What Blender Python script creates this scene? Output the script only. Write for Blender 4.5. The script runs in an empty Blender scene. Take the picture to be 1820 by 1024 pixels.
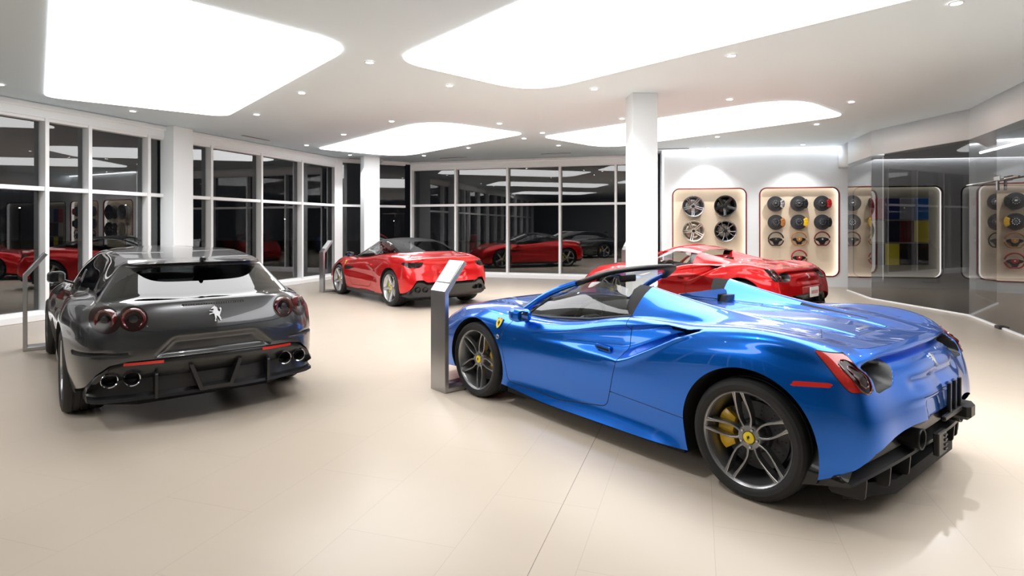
# A car showroom at night: four sports cars under backlit ceiling panels.
PANEL, SPOT_W, EXPO = 4.8, 150.0, 0.0
import bpy, math, random
import numpy as np
from mathutils import Vector, Matrix
random.seed(7)
C = bpy.context.scene.collection
PI = math.pi

# ------------------------------------------------------------------ objects
def tag(o, label=None, cat=None, group=None, kind=None):
    if label: o['label'] = label
    if cat: o['category'] = cat
    if group: o['group'] = group
    if kind: o['kind'] = kind
    return o

def empty(name, loc=(0, 0, 0), rz=0.0, label=None, cat=None, group=None):
    o = bpy.data.objects.new(name, None)
    C.objects.link(o)
    o.location = loc
    o.rotation_euler = (0, 0, rz)
    o.empty_display_size = 0.1
    return tag(o, label, cat, group)

def mesh_obj(name, V, F, mats, parent=None, midx=None, normals=None, smooth=True, angle=35):
    me = bpy.data.meshes.new(name)
    me.from_pydata([tuple(map(float, v[:3])) for v in V], [], [list(f) for f in F])
    if not isinstance(mats, (list, tuple)): mats = [mats]
    for m in mats: me.materials.append(m)
    if midx is not None:
        me.polygons.foreach_set('material_index', np.asarray(midx, dtype=np.int32))
    me.validate()
    if smooth:
        me.polygons.foreach_set('use_smooth', [True] * len(me.polygons))
        if normals is not None:
            me.normals_split_custom_set_from_vertices([tuple(map(float, n)) for n in normals])
        elif angle:
            me.set_sharp_from_angle(angle=math.radians(angle))
    me.update()
    o = bpy.data.objects.new(name, me)
    C.objects.link(o)
    if parent is not None: o.parent = parent
    return o

def copy_tree(o, parent=None):
    c = o.copy()
    C.objects.link(c)
    c.parent = parent
    for ch in list(o.children): copy_tree(ch, c)
    return c

# ------------------------------------------------------------------ little mesh builder
def rot_to(d):
    """3x3 with its z axis along d"""
    d = np.asarray(d, float); d = d / np.linalg.norm(d)
    a = np.array([0, 0, 1.]) if abs(d[2]) < .95 else np.array([1., 0, 0])
    x = np.cross(a, d); x /= np.linalg.norm(x)
    return np.stack([x, np.cross(d, x), d], axis=1)

class MB:
    def __init__(self): self.V = []; self.F = []; self.M = []
    def add(self, V, F, m=0):
        n = len(self.V)
        self.V.extend([tuple(v) for v in V])
        self.F.extend([[i + n for i in f] for f in F])
        self.M.extend([m] * len(F))
        return self
    def box(self, lo, hi, b=0.0, m=0, T=None):
        lo = np.array(lo, float); hi = np.array(hi, float)
        if b <= 0:
            V = [(x, y, z) for x in (lo[0], hi[0]) for y in (lo[1], hi[1]) for z in (lo[2], hi[2])]
            F = [(0, 1, 3, 2), (4, 6, 7, 5), (0, 4, 5, 1), (2, 3, 7, 6), (0, 2, 6, 4), (1, 5, 7, 3)]
        else:
            b = min(b, *(0.49 * (hi - lo)))
            V = []; idx = {}
            for sx in (0, 1):
                for sy in (0, 1):
                    for sz in (0, 1):
                        for ax in range(3):
                            p = [(lo, hi)[s][k] for k, s in enumerate((sx, sy, sz))]
                            for k, s in enumerate((sx, sy, sz)):
                                if k != ax: p[k] += b if s == 0 else -b
                            idx[(sx, sy, sz, ax)] = len(V); V.append(tuple(p))
            F = []
            for ax in range(3):
                u, v = [k for k in range(3) if k != ax]
                for s in (0, 1):
                    q = []
                    for (a, c) in ((0, 0), (1, 0), (1, 1), (0, 1)):
                        k = [0, 0, 0]; k[ax] = s; k[u] = a; k[v] = c
                        q.append(idx[(*k, ax)])
                    flip = (s == 0) != (ax == 1)
                    F.append(q[::-1] if flip else q)
                    # edges along axis ax
                for a in (0, 1):
                    for c in (0, 1):
                        k0 = [0, 0, 0]; k0[u] = a; k0[v] = c; k1 = list(k0); k1[ax] = 1
                        q = [idx[(*k0, u)], idx[(*k1, u)], idx[(*k1, v)], idx[(*k0, v)]]
                        F.append(q)
            for sx in (0, 1):
                for sy in (0, 1):
                    for sz in (0, 1):
                        F.append([idx[(sx, sy, sz, k)] for k in range(3)])
            F = fix_out(V, F, (lo + hi) / 2)
        if T is not None: V = [T(np.array(p)) for p in V]
        return self.add(V, F, m)
    def prism(self, poly, d0, d1, axis=2, m=0, bevel=0.0, T=None):
        """extrude a closed 2-D polygon between d0 and d1 along an axis"""
        P = [np.array(p, float) for p in poly]
        area = sum(P[i][0] * P[(i + 1) % len(P)][1] - P[(i + 1) % len(P)][0] * P[i][1] for i in range(len(P)))
        if area < 0: P = P[::-1]
        n = len(P)
        lev = [(P, d0), (P, d1)]
        if bevel > 0:
            I = inset(P, bevel)
            s = 1 if d1 > d0 else -1
            lev = [(I, d0), (P, d0 + s * bevel), (P, d1 - s * bevel), (I, d1)]
        V = []
        for Q, d in lev:
            for p in Q:
                V.append({2: (p[0], p[1], d), 1: (p[0], d, p[1]), 0: (d, p[0], p[1])}[axis])
        F = []
        for L in range(len(lev) - 1):
            for i in range(n):
                j = (i + 1) % n
                F.append([L * n + i, L * n + j, (L + 1) * n + j, (L + 1) * n + i])
        F.append(list(range(n))[::-1]); F.append([(len(lev) - 1) * n + i for i in range(n)])
        if (d1 < d0) != (axis == 1): F = [f[::-1] for f in F]
        if T is not None: V = [T(np.array(p)) for p in V]
        return self.add(V, F, m)
    def lathe(self, prof, n=48, T=None, m=0, a0=0.0, a1=2 * PI):
        """revolve (r, h) about z"""
        full = abs(a1 - a0 - 2 * PI) < 1e-6
        cols = n if full else n + 1
        V = []; F = []
        for i in range(cols):
            a = a0 + (a1 - a0) * i / n
            for r, h in prof: V.append(np.array((r * math.cos(a), r * math.sin(a), h)))
        k = len(prof)
        for i in range(n):
            j = (i + 1) % cols
            for q in range(k - 1):
                F.append([i * k + q, j * k + q, j * k + q + 1, i * k + q + 1])
        if T is not None: V = [T(p) for p in V]
        return self.add(V, F, m)
    def tube(self, pts, r, n=8, m=0, caps=True, sx=1.0):
        pts = [np.array(p, float) for p in pts]
        rs = r if isinstance(r, (list, tuple)) else [r] * len(pts)
        V = []; F = []; up = None
        for i, p in enumerate(pts):
            d = pts[min(i + 1, len(pts) - 1)] - pts[max(i - 1, 0)]
            d /= np.linalg.norm(d)
            if up is None:
                up = np.array([0, 0, 1.]) if abs(d[2]) < .9 else np.array([0, 1., 0])
            x = np.cross(up, d); x /= np.linalg.norm(x); y = np.cross(d, x)
            for k in range(n):
                a = 2 * PI * k / n
                V.append(p + rs[i] * (sx * math.cos(a) * x + math.sin(a) * y))
        for i in range(len(pts) - 1):
            for k in range(n):
                F.append([i * n + k, i * n + (k + 1) % n, (i + 1) * n + (k + 1) % n, (i + 1) * n + k])
        if caps:
            F.append(list(range(n))[::-1]); F.append([(len(pts) - 1) * n + k for k in range(n)])
        return self.add(V, F, m)
    def loft(self, secs, m=0, caps=True, closed=True):
        n = len(secs[0]); V = [p for s in secs for p in s]; F = []
        for i in range(len(secs) - 1):
            for k in range(n if closed else n - 1):
                F.append([i * n + k, i * n + (k + 1) % n, (i + 1) * n + (k + 1) % n, (i + 1) * n + k])
        if caps and closed:
            F.append(list(range(n))[::-1]); F.append([(len(secs) - 1) * n + k for k in range(n)])
        return self.add(V, F, m)
    def ball(self, c, r, n=16, m=0):
        """r may be a 3-tuple"""
        r = np.array(r if isinstance(r, (tuple, list)) else (r, r, r), float); c = np.array(c, float)
        h = n // 2
        prof = [(math.sin(PI * i / h), -math.cos(PI * i / h)) for i in range(h + 1)]
        prof[0] = (1e-4, -1); prof[-1] = (1e-4, 1)
        return self.lathe(prof, n, T=lambda p: c + r * p, m=m)
    def build(self, name, mats, parent=None, smooth=True, angle=35, fix=False):
        return mesh_obj(name, self.V, self.F, mats, parent, self.M, None, smooth, angle)

def fix_out(V, F, c):
    V = np.array(V); out = []
    for f in F:
        p = V[f]; nn = np.cross(p[1] - p[0], p[2] - p[0])
        out.append(list(f) if np.dot(nn, p.mean(0) - c) > 0 else list(f)[::-1])
    return out

def inset(P, d):
    n = len(P); out = []
    for i in range(n):
        a, b, c = P[i - 1], P[i], P[(i + 1) % n]
        e1 = b - a; e2 = c - b
        e1 = e1 / (np.linalg.norm(e1) + 1e-9); e2 = e2 / (np.linalg.norm(e2) + 1e-9)
        n1 = np.array([-e1[1], e1[0]]); n2 = np.array([-e2[1], e2[0]])
        k = n1 + n2; q = 1 + float(n1 @ n2)
        out.append(b + d * k / max(q, .4))
    return out

def rrect(x0, y0, x1, y1, r, n=6):
    P = []
    for cx, cy, a in ((x1 - r, y1 - r, 0), (x0 + r, y1 - r, 90), (x0 + r, y0 + r, 180), (x1 - r, y0 + r, 270)):
        for i in range(n + 1):
            t = math.radians(a + 90 * i / n)
            P.append((cx + r * math.cos(t), cy + r * math.sin(t)))
    return P

def smooth_poly(P, n=6):
    """closed Catmull-Rom through the points"""
    P = np.array(P, float); k = len(P); out = []
    for i in range(k):
        p0, p1, p2, p3 = P[i - 1], P[i], P[(i + 1) % k], P[(i + 2) % k]
        for j in range(n):
            t = j / n
            out.append(.5 * ((2 * p1) + (p2 - p0) * t + (2 * p0 - 5 * p1 + 4 * p2 - p3) * t * t + (3 * p1 - p0 - 3 * p2 + p3) * t ** 3))
    return np.array(out)

def round_poly(P, r, n=5):
    """closed polygon with rounded corners"""
    P = [np.array(p, float) for p in P]; out = []
    rs = r if isinstance(r, (list, tuple)) else [r] * len(P)
    for i in range(len(P)):
        a, b, c = P[i - 1], P[i], P[(i + 1) % len(P)]
        d1 = a - b; d2 = c - b; l1 = np.linalg.norm(d1); l2 = np.linalg.norm(d2)
        q = min(rs[i], .45 * l1, .45 * l2)
        s = b + d1 / l1 * q; e = b + d2 / l2 * q
        for k in range(n + 1):
            t = k / n
            out.append((1 - t) ** 2 * s + 2 * t * (1 - t) * b + t * t * e)
    return np.array(out)

def sdf(P):
    """signed distance (inside negative) to a closed polygon, as a function of an (n,2) array"""
    P = np.array(P, float); Q = np.roll(P, -1, axis=0)
    def f(X):
        X = np.asarray(X, float); best = np.full(len(X), 1e9); ins = np.zeros(len(X), bool)
        for a, b in zip(P, Q):
            e = b - a; l = float(e @ e)
            if l < 1e-14: continue
            w = X - a
            t = np.clip((w @ e) / l, 0, 1)
            best = np.minimum(best, ((w - t[:, None] * e) ** 2).sum(1))
            c = (a[1] > X[:, 1]) != (b[1] > X[:, 1])
            if abs(b[1] - a[1]) > 1e-12:
                ins ^= c & (X[:, 0] < (b[0] - a[0]) * (X[:, 1] - a[1]) / (b[1] - a[1]) + a[0])
        d = np.sqrt(best)
        return np.where(ins, -d, d)
    return f

# ------------------------------------------------------------------ splines and skins
def nat(t, Y, q):
    """natural cubic spline through (t, Y) at q"""
    t = np.asarray(t, float); Y = np.asarray(Y, float); n = len(t); h = np.diff(t)
    A = np.zeros((n, n)); R = np.zeros_like(Y); A[0, 0] = A[-1, -1] = 1
    for i in range(1, n - 1):
        A[i, i - 1] = h[i - 1]; A[i, i] = 2 * (h[i - 1] + h[i]); A[i, i + 1] = h[i]
        R[i] = 6 * ((Y[i + 1] - Y[i]) / h[i] - (Y[i] - Y[i - 1]) / h[i - 1])
    M = np.linalg.solve(A, R)
    q = np.asarray(q, float); k = np.clip(np.searchsorted(t, q, side='right') - 1, 0, n - 2)
    sh = (-1,) + (1,) * (Y.ndim - 1)
    hh = h[k].reshape(sh); a = ((t[k + 1] - q) / h[k]).reshape(sh); b = ((q - t[k]) / h[k]).reshape(sh)
    return a * Y[k] + b * Y[k + 1] + ((a ** 3 - a) * M[k] + (b ** 3 - b) * M[k + 1]) * hh ** 2 / 6

def bes(t, Y, q):
    """local cubic (Bessel tangents) through (t, Y) at q"""
    t = np.asarray(t, float); Y = np.asarray(Y, float); n = len(t)
    d = np.diff(Y, axis=0) / np.diff(t).reshape((-1,) + (1,) * (Y.ndim - 1)); h = np.diff(t)
    T = np.zeros_like(Y)
    for i in range(1, n - 1):
        T[i] = (d[i - 1] * h[i] + d[i] * h[i - 1]) / (h[i - 1] + h[i])
    T[0] = 1.5 * d[0] - .5 * T[1]; T[-1] = 1.5 * d[-1] - .5 * T[-2]
    q = np.asarray(q, float); k = np.clip(np.searchsorted(t, q, side='right') - 1, 0, n - 2)
    sh = (-1,) + (1,) * (Y.ndim - 1)
    s = ((q - t[k]) / h[k]).reshape(sh); hh = h[k].reshape(sh)
    return (2 * s**3 - 3 * s**2 + 1) * Y[k] + (s**3 - 2 * s**2 + s) * hh * T[k] + (-2 * s**3 + 3 * s**2) * Y[k + 1] + (s**3 - s**2) * hh * T[k + 1]

def skin(net, nu, nv, us=None):
    """net[row][col] -> grid of points; columns by a natural spline, rows by a local one.
    Returns (points (nv+1, nu+1, 5)) with u = column number, v = row number in the last two places."""
    net = np.array(net, float); R, K = net.shape[:2]
    d = np.linalg.norm(np.diff(net, axis=1), axis=2)
    cu = np.concatenate([[0], np.cumsum(np.maximum(d.mean(0), 1e-3))])
    qs = np.linspace(0, cu[-1], nu + 1) if us is None else np.interp(us, np.arange(K), cu)
    A = np.stack([nat(cu, net[r], qs) for r in range(R)])              # R x nu+1 x 3
    dv = np.linalg.norm(np.diff(net, axis=0), axis=2)
    cv = np.concatenate([[0], np.cumsum(np.maximum(np.median(dv, axis=1), 1e-3))])
    qv = np.linspace(0, cv[-1], nv + 1)
    G = bes(cv, A, qv)
    uu = np.interp(qs, cu, np.arange(K)); vv = np.interp(qv, cv, np.arange(R))
    out = np.zeros((nv + 1, nu + 1, 5)); out[..., :3] = G
    out[..., 3] = uu[None, :]; out[..., 4] = vv[:, None]
    return out

class Skin:
    """a polygon soup with labels that can be cut along implicit lines"""
    def __init__(self): self.V = np.zeros((0, 5)); self.F = []; self.L = []
    def add_grid(self, G, label, flip=False):
        nv, nu = G.shape[:2]; n = len(self.V)
        self.V = np.concatenate([self.V, G.reshape(-1, 5)])
        for i in range(nv - 1):
            for j in range(nu - 1):
                f = [n + i * nu + j, n + i * nu + j + 1, n + (i + 1) * nu + j + 1, n + (i + 1) * nu + j]
                q = []
                for a in f:
                    if not any(np.abs(self.V[a, :3] - self.V[b, :3]).max() < 1e-7 for b in q): q.append(a)
                if len(q) < 3: continue
                self.F.append(q[::-1] if flip else q); self.L.append(label)
    def cut(self, f, only=None):
        """split faces along f = 0; f takes the (n,5) vertex array"""
        val = f(self.V); val = np.where(np.abs(val) < 1e-6, 1e-6, val)
        V = list(self.V); new = {}; F = []; L = []
        for fc, lb in zip(self.F, self.L):
            s = [val[i] > 0 for i in fc]
            if all(s) or not any(s) or (only and lb not in only):
                F.append(fc); L.append(lb); continue
            a = []; b = []; n = len(fc)
            for k in range(n):
                i, j = fc[k], fc[(k + 1) % n]
                (a if val[i] > 0 else b).append(i)
                if (val[i] > 0) != (val[j] > 0):
                    key = (min(i, j), max(i, j))
                    if key not in new:
                        t = val[i] / (val[i] - val[j])
                        new[key] = len(V); V.append(self.V[i] + t * (self.V[j] - self.V[i]))
                    a.append(new[key]); b.append(new[key])
            for q in (a, b):
                if len(q) >= 3: F.append(q); L.append(lb)
        self.V = np.array(V); self.F = F; self.L = L
    def cen(self):
        return np.array([self.V[f].mean(0) for f in self.F])
    def region(self, f, label, only=None, gap=0.0, gap_label='gap'):
        """cut out {f < 0} and call it label; a gap of that width becomes gap_label"""
        if gap > 0:
            self.cut(lambda V: f(V) + gap / 2, only); self.cut(lambda V: f(V) - gap / 2, only)
        else: self.cut(f, only)
        v = f(self.cen())
        for k in range(len(self.F)):
            if only and self.L[k] not in only: continue
            if gap > 0 and abs(v[k]) < gap / 2: self.L[k] = gap_label
            elif v[k] < 0: self.L[k] = label
    def line(self, f, width, label='gap', only=None):
        g = lambda V: np.abs(f(V)) - width / 2
        self.cut(lambda V: f(V) - width / 2, only); self.cut(lambda V: f(V) + width / 2, only)
        v = g(self.cen())
        for k in range(len(self.F)):
            if v[k] < 0 and (not only or self.L[k] in only): self.L[k] = label
    def drop(self, label):
        keep = [k for k in range(len(self.F)) if self.L[k] != label]
        self.F = [self.F[k] for k in keep]; self.L = [self.L[k] for k in keep]
    def rim_edges(self, label):
        """edges between faces of a label and the others, as (a, b) in the order the other face holds them"""
        own = set()
        for f, l in zip(self.F, self.L):
            if l == label:
                for k in range(len(f)): own.add((f[k], f[(k + 1) % len(f)]))
        out = []
        for f, l in zip(self.F, self.L):
            if l != label:
                for k in range(len(f)):
                    e = (f[k], f[(k + 1) % len(f)])
                    if (e[1], e[0]) in own: out.append(e)
        return out
    def mirror(self):
        n = len(self.V); W = self.V.copy(); W[:, 1] *= -1
        mp = np.arange(n) + n
        mid = np.abs(self.V[:, 1]) < 1e-6
        mp[mid] = np.arange(n)[mid]
        self.V = np.concatenate([self.V, W])
        self.F = self.F + [[int(mp[i]) for i in f][::-1] for f in self.F]
        self.L = self.L + [l + '|R' for l in self.L]
    def normals(self):
        N = np.zeros((len(self.V), 3)); P = self.V[:, :3]
        for f in self.F:
            q = P[f]; c = q.mean(0); nn = np.zeros(3)
            for k in range(len(f)): nn += np.cross(q[k] - c, q[(k + 1) % len(f)] - c)
            for i in f: N[i] += nn
        l = np.linalg.norm(N, axis=1); l[l == 0] = 1
        self.N = N / l[:, None]
    def part(self, name, labels, mats, parent, sides=True, offset=0.0, both=True):
        """one mesh from faces of labels {label: material slot}; sides: also take the mirrored faces"""
        F = []; M = []
        for f, l in zip(self.F, self.L):
            b = l.split('|')[0]; r = l.endswith('|R')
            if b in labels and (both or r == (sides == 'R')): F.append(f); M.append(labels[b])
        if not F: return None
        ids = sorted({i for f in F for i in f}); mp = {i: k for k, i in enumerate(ids)}
        V = self.V[ids, :3] + offset * self.N[ids]
        return mesh_obj(name, V, [[mp[i] for i in f] for f in F], mats, parent, M, self.N[ids])

def sm(a, b, x):
    t = np.clip((np.asarray(x, float) - a) / (b - a), 0, 1)
    return t * t * (3 - 2 * t)
# ------------------------------------------------------------------ materials
def mat(name, col, rough=0.5, metal=0.0, coat=0.0, coat_r=0.03, spec=0.5, emit=None, es=0.0, noise=None, bump=None, aniso=0.0, trans=0.0, alpha=1.0):
    m = bpy.data.materials.new(name); m.use_nodes = True
    nt = m.node_tree; b = nt.nodes['Principled BSDF']
    b.inputs['Base Color'].default_value = (*col, 1)
    b.inputs['Roughness'].default_value = rough
    b.inputs['Metallic'].default_value = metal
    b.inputs['Coat Weight'].default_value = coat
    b.inputs['Coat Roughness'].default_value = coat_r
    b.inputs['Specular IOR Level'].default_value = spec
    b.inputs['Anisotropic'].default_value = aniso
    b.inputs['Transmission Weight'].default_value = trans
    if emit:
        b.inputs['Emission Color'].default_value = (*emit, 1); b.inputs['Emission Strength'].default_value = es
    if noise:                                             # (scale, amount): mottled base colour
        tc = nt.nodes.new('ShaderNodeTexCoord'); nz = nt.nodes.new('ShaderNodeTexNoise')
        nz.inputs['Scale'].default_value = noise[0]; nz.inputs['Detail'].default_value = 5
        mx = nt.nodes.new('ShaderNodeMix'); mx.data_type = 'RGBA'
        mx.inputs['A'].default_value = (*[c * (1 - noise[1]) for c in col], 1)
        mx.inputs['B'].default_value = (*[min(1, c * (1 + noise[1])) for c in col], 1)
        nt.links.new(tc.outputs['Object'], nz.inputs['Vector'])
        nt.links.new(nz.outputs['Fac'], mx.inputs['Factor'])
        nt.links.new(mx.outputs['Result'], b.inputs['Base Color'])
    if bump:                                              # (scale, strength)
        tc = nt.nodes.new('ShaderNodeTexCoord'); nz = nt.nodes.new('ShaderNodeTexNoise')
        nz.inputs['Scale'].default_value = bump[0]; nz.inputs['Detail'].default_value = 4
        bp = nt.nodes.new('ShaderNodeBump'); bp.inputs['Strength'].default_value = bump[1]; bp.inputs['Distance'].default_value = .002
        nt.links.new(tc.outputs['Object'], nz.inputs['Vector'])
        nt.links.new(nz.outputs['Fac'], bp.inputs['Height'])
        nt.links.new(bp.outputs['Normal'], b.inputs['Normal'])
    return m

def paint(name, col, metal=0.3, rough=0.35):
    """clear-coated car paint with fine metallic flake"""
    m = mat(name, col, rough, metal, coat=1.0, coat_r=0.015)
    nt = m.node_tree; b = nt.nodes['Principled BSDF']
    tc = nt.nodes.new('ShaderNodeTexCoord'); nz = nt.nodes.new('ShaderNodeTexNoise')
    nz.inputs['Scale'].default_value = 900
    mx = nt.nodes.new('ShaderNodeMix'); mx.data_type = 'RGBA'
    mx.inputs['A'].default_value = (*[c * .9 for c in col], 1); mx.inputs['B'].default_value = (*[min(1, c * 1.1) for c in col], 1)
    nt.links.new(tc.outputs['Object'], nz.inputs['Vector']); nt.links.new(nz.outputs['Fac'], mx.inputs['Factor'])
    nt.links.new(mx.outputs['Result'], b.inputs['Base Color'])
    return m

def pane_mat(name, tint, gloss, rough=0.0, fres=True):
    """thin glass: a tinted see-through layer under a mirror-like one"""
    m = bpy.data.materials.new(name); m.use_nodes = True
    nt = m.node_tree; nt.nodes.clear()
    out = nt.nodes.new('ShaderNodeOutputMaterial'); mix = nt.nodes.new('ShaderNodeMixShader')
    tr = nt.nodes.new('ShaderNodeBsdfTransparent'); tr.inputs['Color'].default_value = (*tint, 1)
    gl = nt.nodes.new('ShaderNodeBsdfGlossy'); gl.inputs['Roughness'].default_value = rough
    gl.inputs['Color'].default_value = (1, 1, 1, 1)
    if fres:
        fr = nt.nodes.new('ShaderNodeLayerWeight'); fr.inputs['Blend'].default_value = .5
        mp = nt.nodes.new('ShaderNodeMath'); mp.operation = 'POWER'; mp.inputs[1].default_value = 3.0
        ma = nt.nodes.new('ShaderNodeMath'); ma.operation = 'MULTIPLY_ADD'
        ma.inputs[1].default_value = .8; ma.inputs[2].default_value = gloss
        nt.links.new(fr.outputs['Facing'], mp.inputs[0]); nt.links.new(mp.outputs[0], ma.inputs[0])
        cl = nt.nodes.new('ShaderNodeClamp'); nt.links.new(ma.outputs[0], cl.inputs['Value'])
        nt.links.new(cl.outputs[0], mix.inputs['Fac'])
    else: mix.inputs['Fac'].default_value = gloss
    nt.links.new(tr.outputs[0], mix.inputs[1]); nt.links.new(gl.outputs[0], mix.inputs[2])
    nt.links.new(mix.outputs[0], out.inputs['Surface'])
    return m

M = {}
M['blue'] = paint('blue_car_paint', (.0012, .170, .80), .82, .27)
M['red'] = paint('red_car_paint', (.74, .003, .005), .6, .30)
M['roof_black'] = mat('black_roof_paint', (.005, .005, .006), .45, spec=.06)
M['emblem'] = mat('satin_chrome', (.85, .85, .86), .32, .7)
M['grey'] = paint('grey_car_paint', (.070, .071, .074), .8, .28)
M['gap'] = mat('shut_line_black', (.004, .004, .005), .8)
M['black'] = mat('satin_black_plastic', (.012, .012, .013), .38)
M['matt'] = mat('matt_black', (.008, .008, .009), .8)
M['liner'] = mat('wheel_well_black', (.006, .006, .006), .9)
M['gloss_black'] = mat('gloss_black', (.006, .006, .007), .08, coat=1)
M['carbon'] = mat('dark_carbon', (.012, .012, .013), .35, coat=.3)
M['tyre'] = mat('tyre_rubber', (.014, .014, .015), .62, bump=(180, .25))
M['rim_grey'] = mat('gunmetal_rim', (.30, .30, .31), .34, .9)
M['rim_edge'] = mat('machined_rim', (.55, .55, .56), .2, 1.0)
M['rim_silver'] = mat('silver_rim', (.62, .62, .63), .25, .85, coat=.4)
M['rim_black'] = mat('black_rim', (.015, .015, .016), .25, .3, coat=.7)
M['rim_champ'] = mat('pale_gold_rim', (.62, .57, .5), .25, .8, coat=.4)
M['disc'] = mat('carbon_brake_disc', (.06, .06, .065), .42, .4, noise=(120, .3))
M['steel'] = mat('polished_steel', (.6, .6, .61), .2, 1.0)
M['brushed'] = mat('brushed_steel', (.46, .46, .47), .33, 1.0, aniso=.6, bump=(300, .05))
M['chrome'] = mat('chrome', (.8, .8, .81), .06, 1.0)
M['yellow'] = mat('yellow_caliper', (.95, .58, .02), .3, coat=.5)
M['yel_badge'] = mat('yellow_badge', (.9, .68, .02), .35, coat=.5)
M['lime'] = mat('lime_caliper', (.75, .8, .02), .3, coat=.5)
M['white'] = mat('white_enamel', (.8, .8, .8), .4)
M['plate'] = mat('white_number_plate', (.78, .78, .8), .4)
M['ink'] = mat('plate_ink_red', (.5, .12, .14), .5)
M['lens_red'] = mat('red_lamp_lens', (.55, .012, .008), .08, coat=1)
M['lens_dark'] = mat('smoked_lamp_lens', (.014, .004, .004), .22, spec=.35)
M['lens_ring'] = mat('red_lamp_ring', (.10, .004, .006), .15, coat=1)
M['reflector'] = mat('red_reflector', (.75, .03, .02), .25, coat=.6)
M['leather'] = mat('black_leather', (.016, .016, .017), .5, bump=(160, .2))
M['leather_grey'] = mat('grey_stitched_leather', (.05, .05, .052), .5, bump=(160, .2))
M['blue_trim'] = mat('blue_leather', (.01, .03, .12), .45, bump=(160, .2))
M['flag_g'] = mat('badge_green', (.02, .3, .06), .4)
M['flag_r'] = mat('badge_red', (.6, .01, .02), .4)
M['car_glass'] = pane_mat('car_glass', (.62, .65, .65), .05)
M['dark_glass'] = pane_mat('tinted_car_glass', (.10, .11, .115), .07)
M['rear_glass'] = pane_mat('rear_window_glass', (.55, .58, .58), .035, fres=False)
M['side_glass'] = pane_mat('tinted_side_glass', (.36, .37, .37), .06)
# ------------------------------------------------------------------ wheels (axle along +y, outer face at +y)
def TW(p): return np.array((p[0], p[2], -p[1]))

def rim_builder(w, style='twin', r=.272, rot=0.0, dish=.0, fat=1.0):
    b = MB()
    o = w / 2
    prof = [(.150, -o + .03), (.236, -o + .02), (.256, -o), (.256, -o + .012), (.238, -o + .035), (.228, -.02), (.236, o - .07), (.246, o - .045),
            (.252, o - .028), (.256, o - .018), (.262, o - .012), (r - .004, o - .006), (r, o - .010), (r, o - .03), (.258, o - .04)]
    b.lathe([(q, h) for q, h in prof][::-1], 64, TW, 0)
    b.lathe([(r - .003, o - .0062), (.262, o - .0115)], 64, TW, 1)            # machined lip
    hub = o - .045 - dish
    b.lathe([(.078, hub - .07), (.074, hub - .012), (.066, hub - .002), (.040, hub + .002), (.034, hub - .004), (.001, hub - .004)], 40, TW, 0)
    def arm(pts, ws, hs, dep, th, edge=True):
        """pts: (radius, sideways), widths, heights, depths along the arm"""
        ca, sa = math.cos(th), math.sin(th); secs = []
        n = len(pts)
        for i in range(n):
            rr, s = pts[i]; a = np.array(pts[min(i + 1, n - 1)]) - np.array(pts[max(i - 1, 0)]); a = a / np.linalg.norm(a)
            nx, ny = -a[1], a[0]; wv = fat * ws[i] / 2; sec = []
            for k, hh in ((-1.25, -dep[i]), (-1.12, -.012), (-.9, -.0015), (-.55, 0), (.55, 0), (.9, -.0015), (1.12, -.012), (1.25, -dep[i])):
                x = rr + nx * wv * k; y = s + ny * wv * k
                sec.append(np.array((x * ca - y * sa, hs[i] + hh, -(x * sa + y * ca))))
            secs.append(sec)
        n8 = 8; V = [p for s in secs for p in s]; F = []; Mx = []
        for i in range(len(secs) - 1):
            for k in range(n8):
                F.append([i * n8 + k, i * n8 + (k + 1) % n8, (i + 1) * n8 + (k + 1) % n8, (i + 1) * n8 + k])
                Mx.append(1 if (edge and k in (2, 4)) else 0)
        base = len(b.V); b.V.extend(V); b.F.extend([[q + base for q in f] for f in F]); b.M.extend(Mx)
    if style == 'twin':
        for k in range(5):
            th = rot + 2 * PI * k / 5
            for sg in (-1, 1):
                pts = [(.045, sg * .010), (.075, sg * .026), (.105, sg * .036), (.14, sg * .038), (.18, sg * .035), (.22, sg * .030), (.253, sg * .026), (.262, sg * .025)]
                arm(pts, [.018, .012, .010, .011, .013, .016, .022, .024], [hub - .002, hub + .001, hub + .004, hub + .010, hub + .018, hub + .026, o - .014, o - .012], [.04] * 3 + [.045, .05, .055, .05, .04], th)
    elif style == 'star':
        for k in range(5):
            th = rot + 2 * PI * k / 5
            pts = [(.04, 0), (.08, 0), (.13, 0), (.18, 0), (.23, 0), (.262, 0)]
            arm(pts, [.050, .062, .056, .050, .048, .056], [hub, hub + .003, hub + .010, hub + .02, o - .02, o - .012], [.05] * 6, th, edge=True)
    elif style == 'ystar':
        for k in range(5):
            th = rot + 2 * PI * k / 5
            for sg in (-1, 1):
                pts = [(.045, sg * .008), (.09, sg * .016), (.14, sg * .028), (.19, sg * .044), (.24, sg * .062), (.258, sg * .068)]
                arm(pts, [.022, .016, .013, .013, .015, .018], [hub, hub + .003, hub + .010, hub + .02, o - .02, o - .012], [.04] * 6, th)
    elif style == 'par':
        for k in range(5):
            th = rot + 2 * PI * k / 5
            for sg in (-1, 1):
                pts = [(.045, sg * .018), (.09, sg * .021), (.14, sg * .023), (.19, sg * .024), (.24, sg * .025), (.262, sg * .025)]
                arm(pts, [.020, .016, .015, .015, .017, .020], [hub, hub + .003, hub + .010, hub + .02, o - .02, o - .012], [.04] * 6, th)
    for k in range(5):                                     # lug bolts
        a = rot + 2 * PI * (k + .5) / 5; cx, cz = .052 * math.cos(a), -.052 * math.sin(a)
        b.lathe([(.0095, hub - .01), (.0095, hub + .008), (.007, hub + .011), (.0005, hub + .011)], 8, lambda p, cx=cx, cz=cz: np.array((p[0] + cx, p[2], -p[1] + cz)), 1)
    return b, hub

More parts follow.
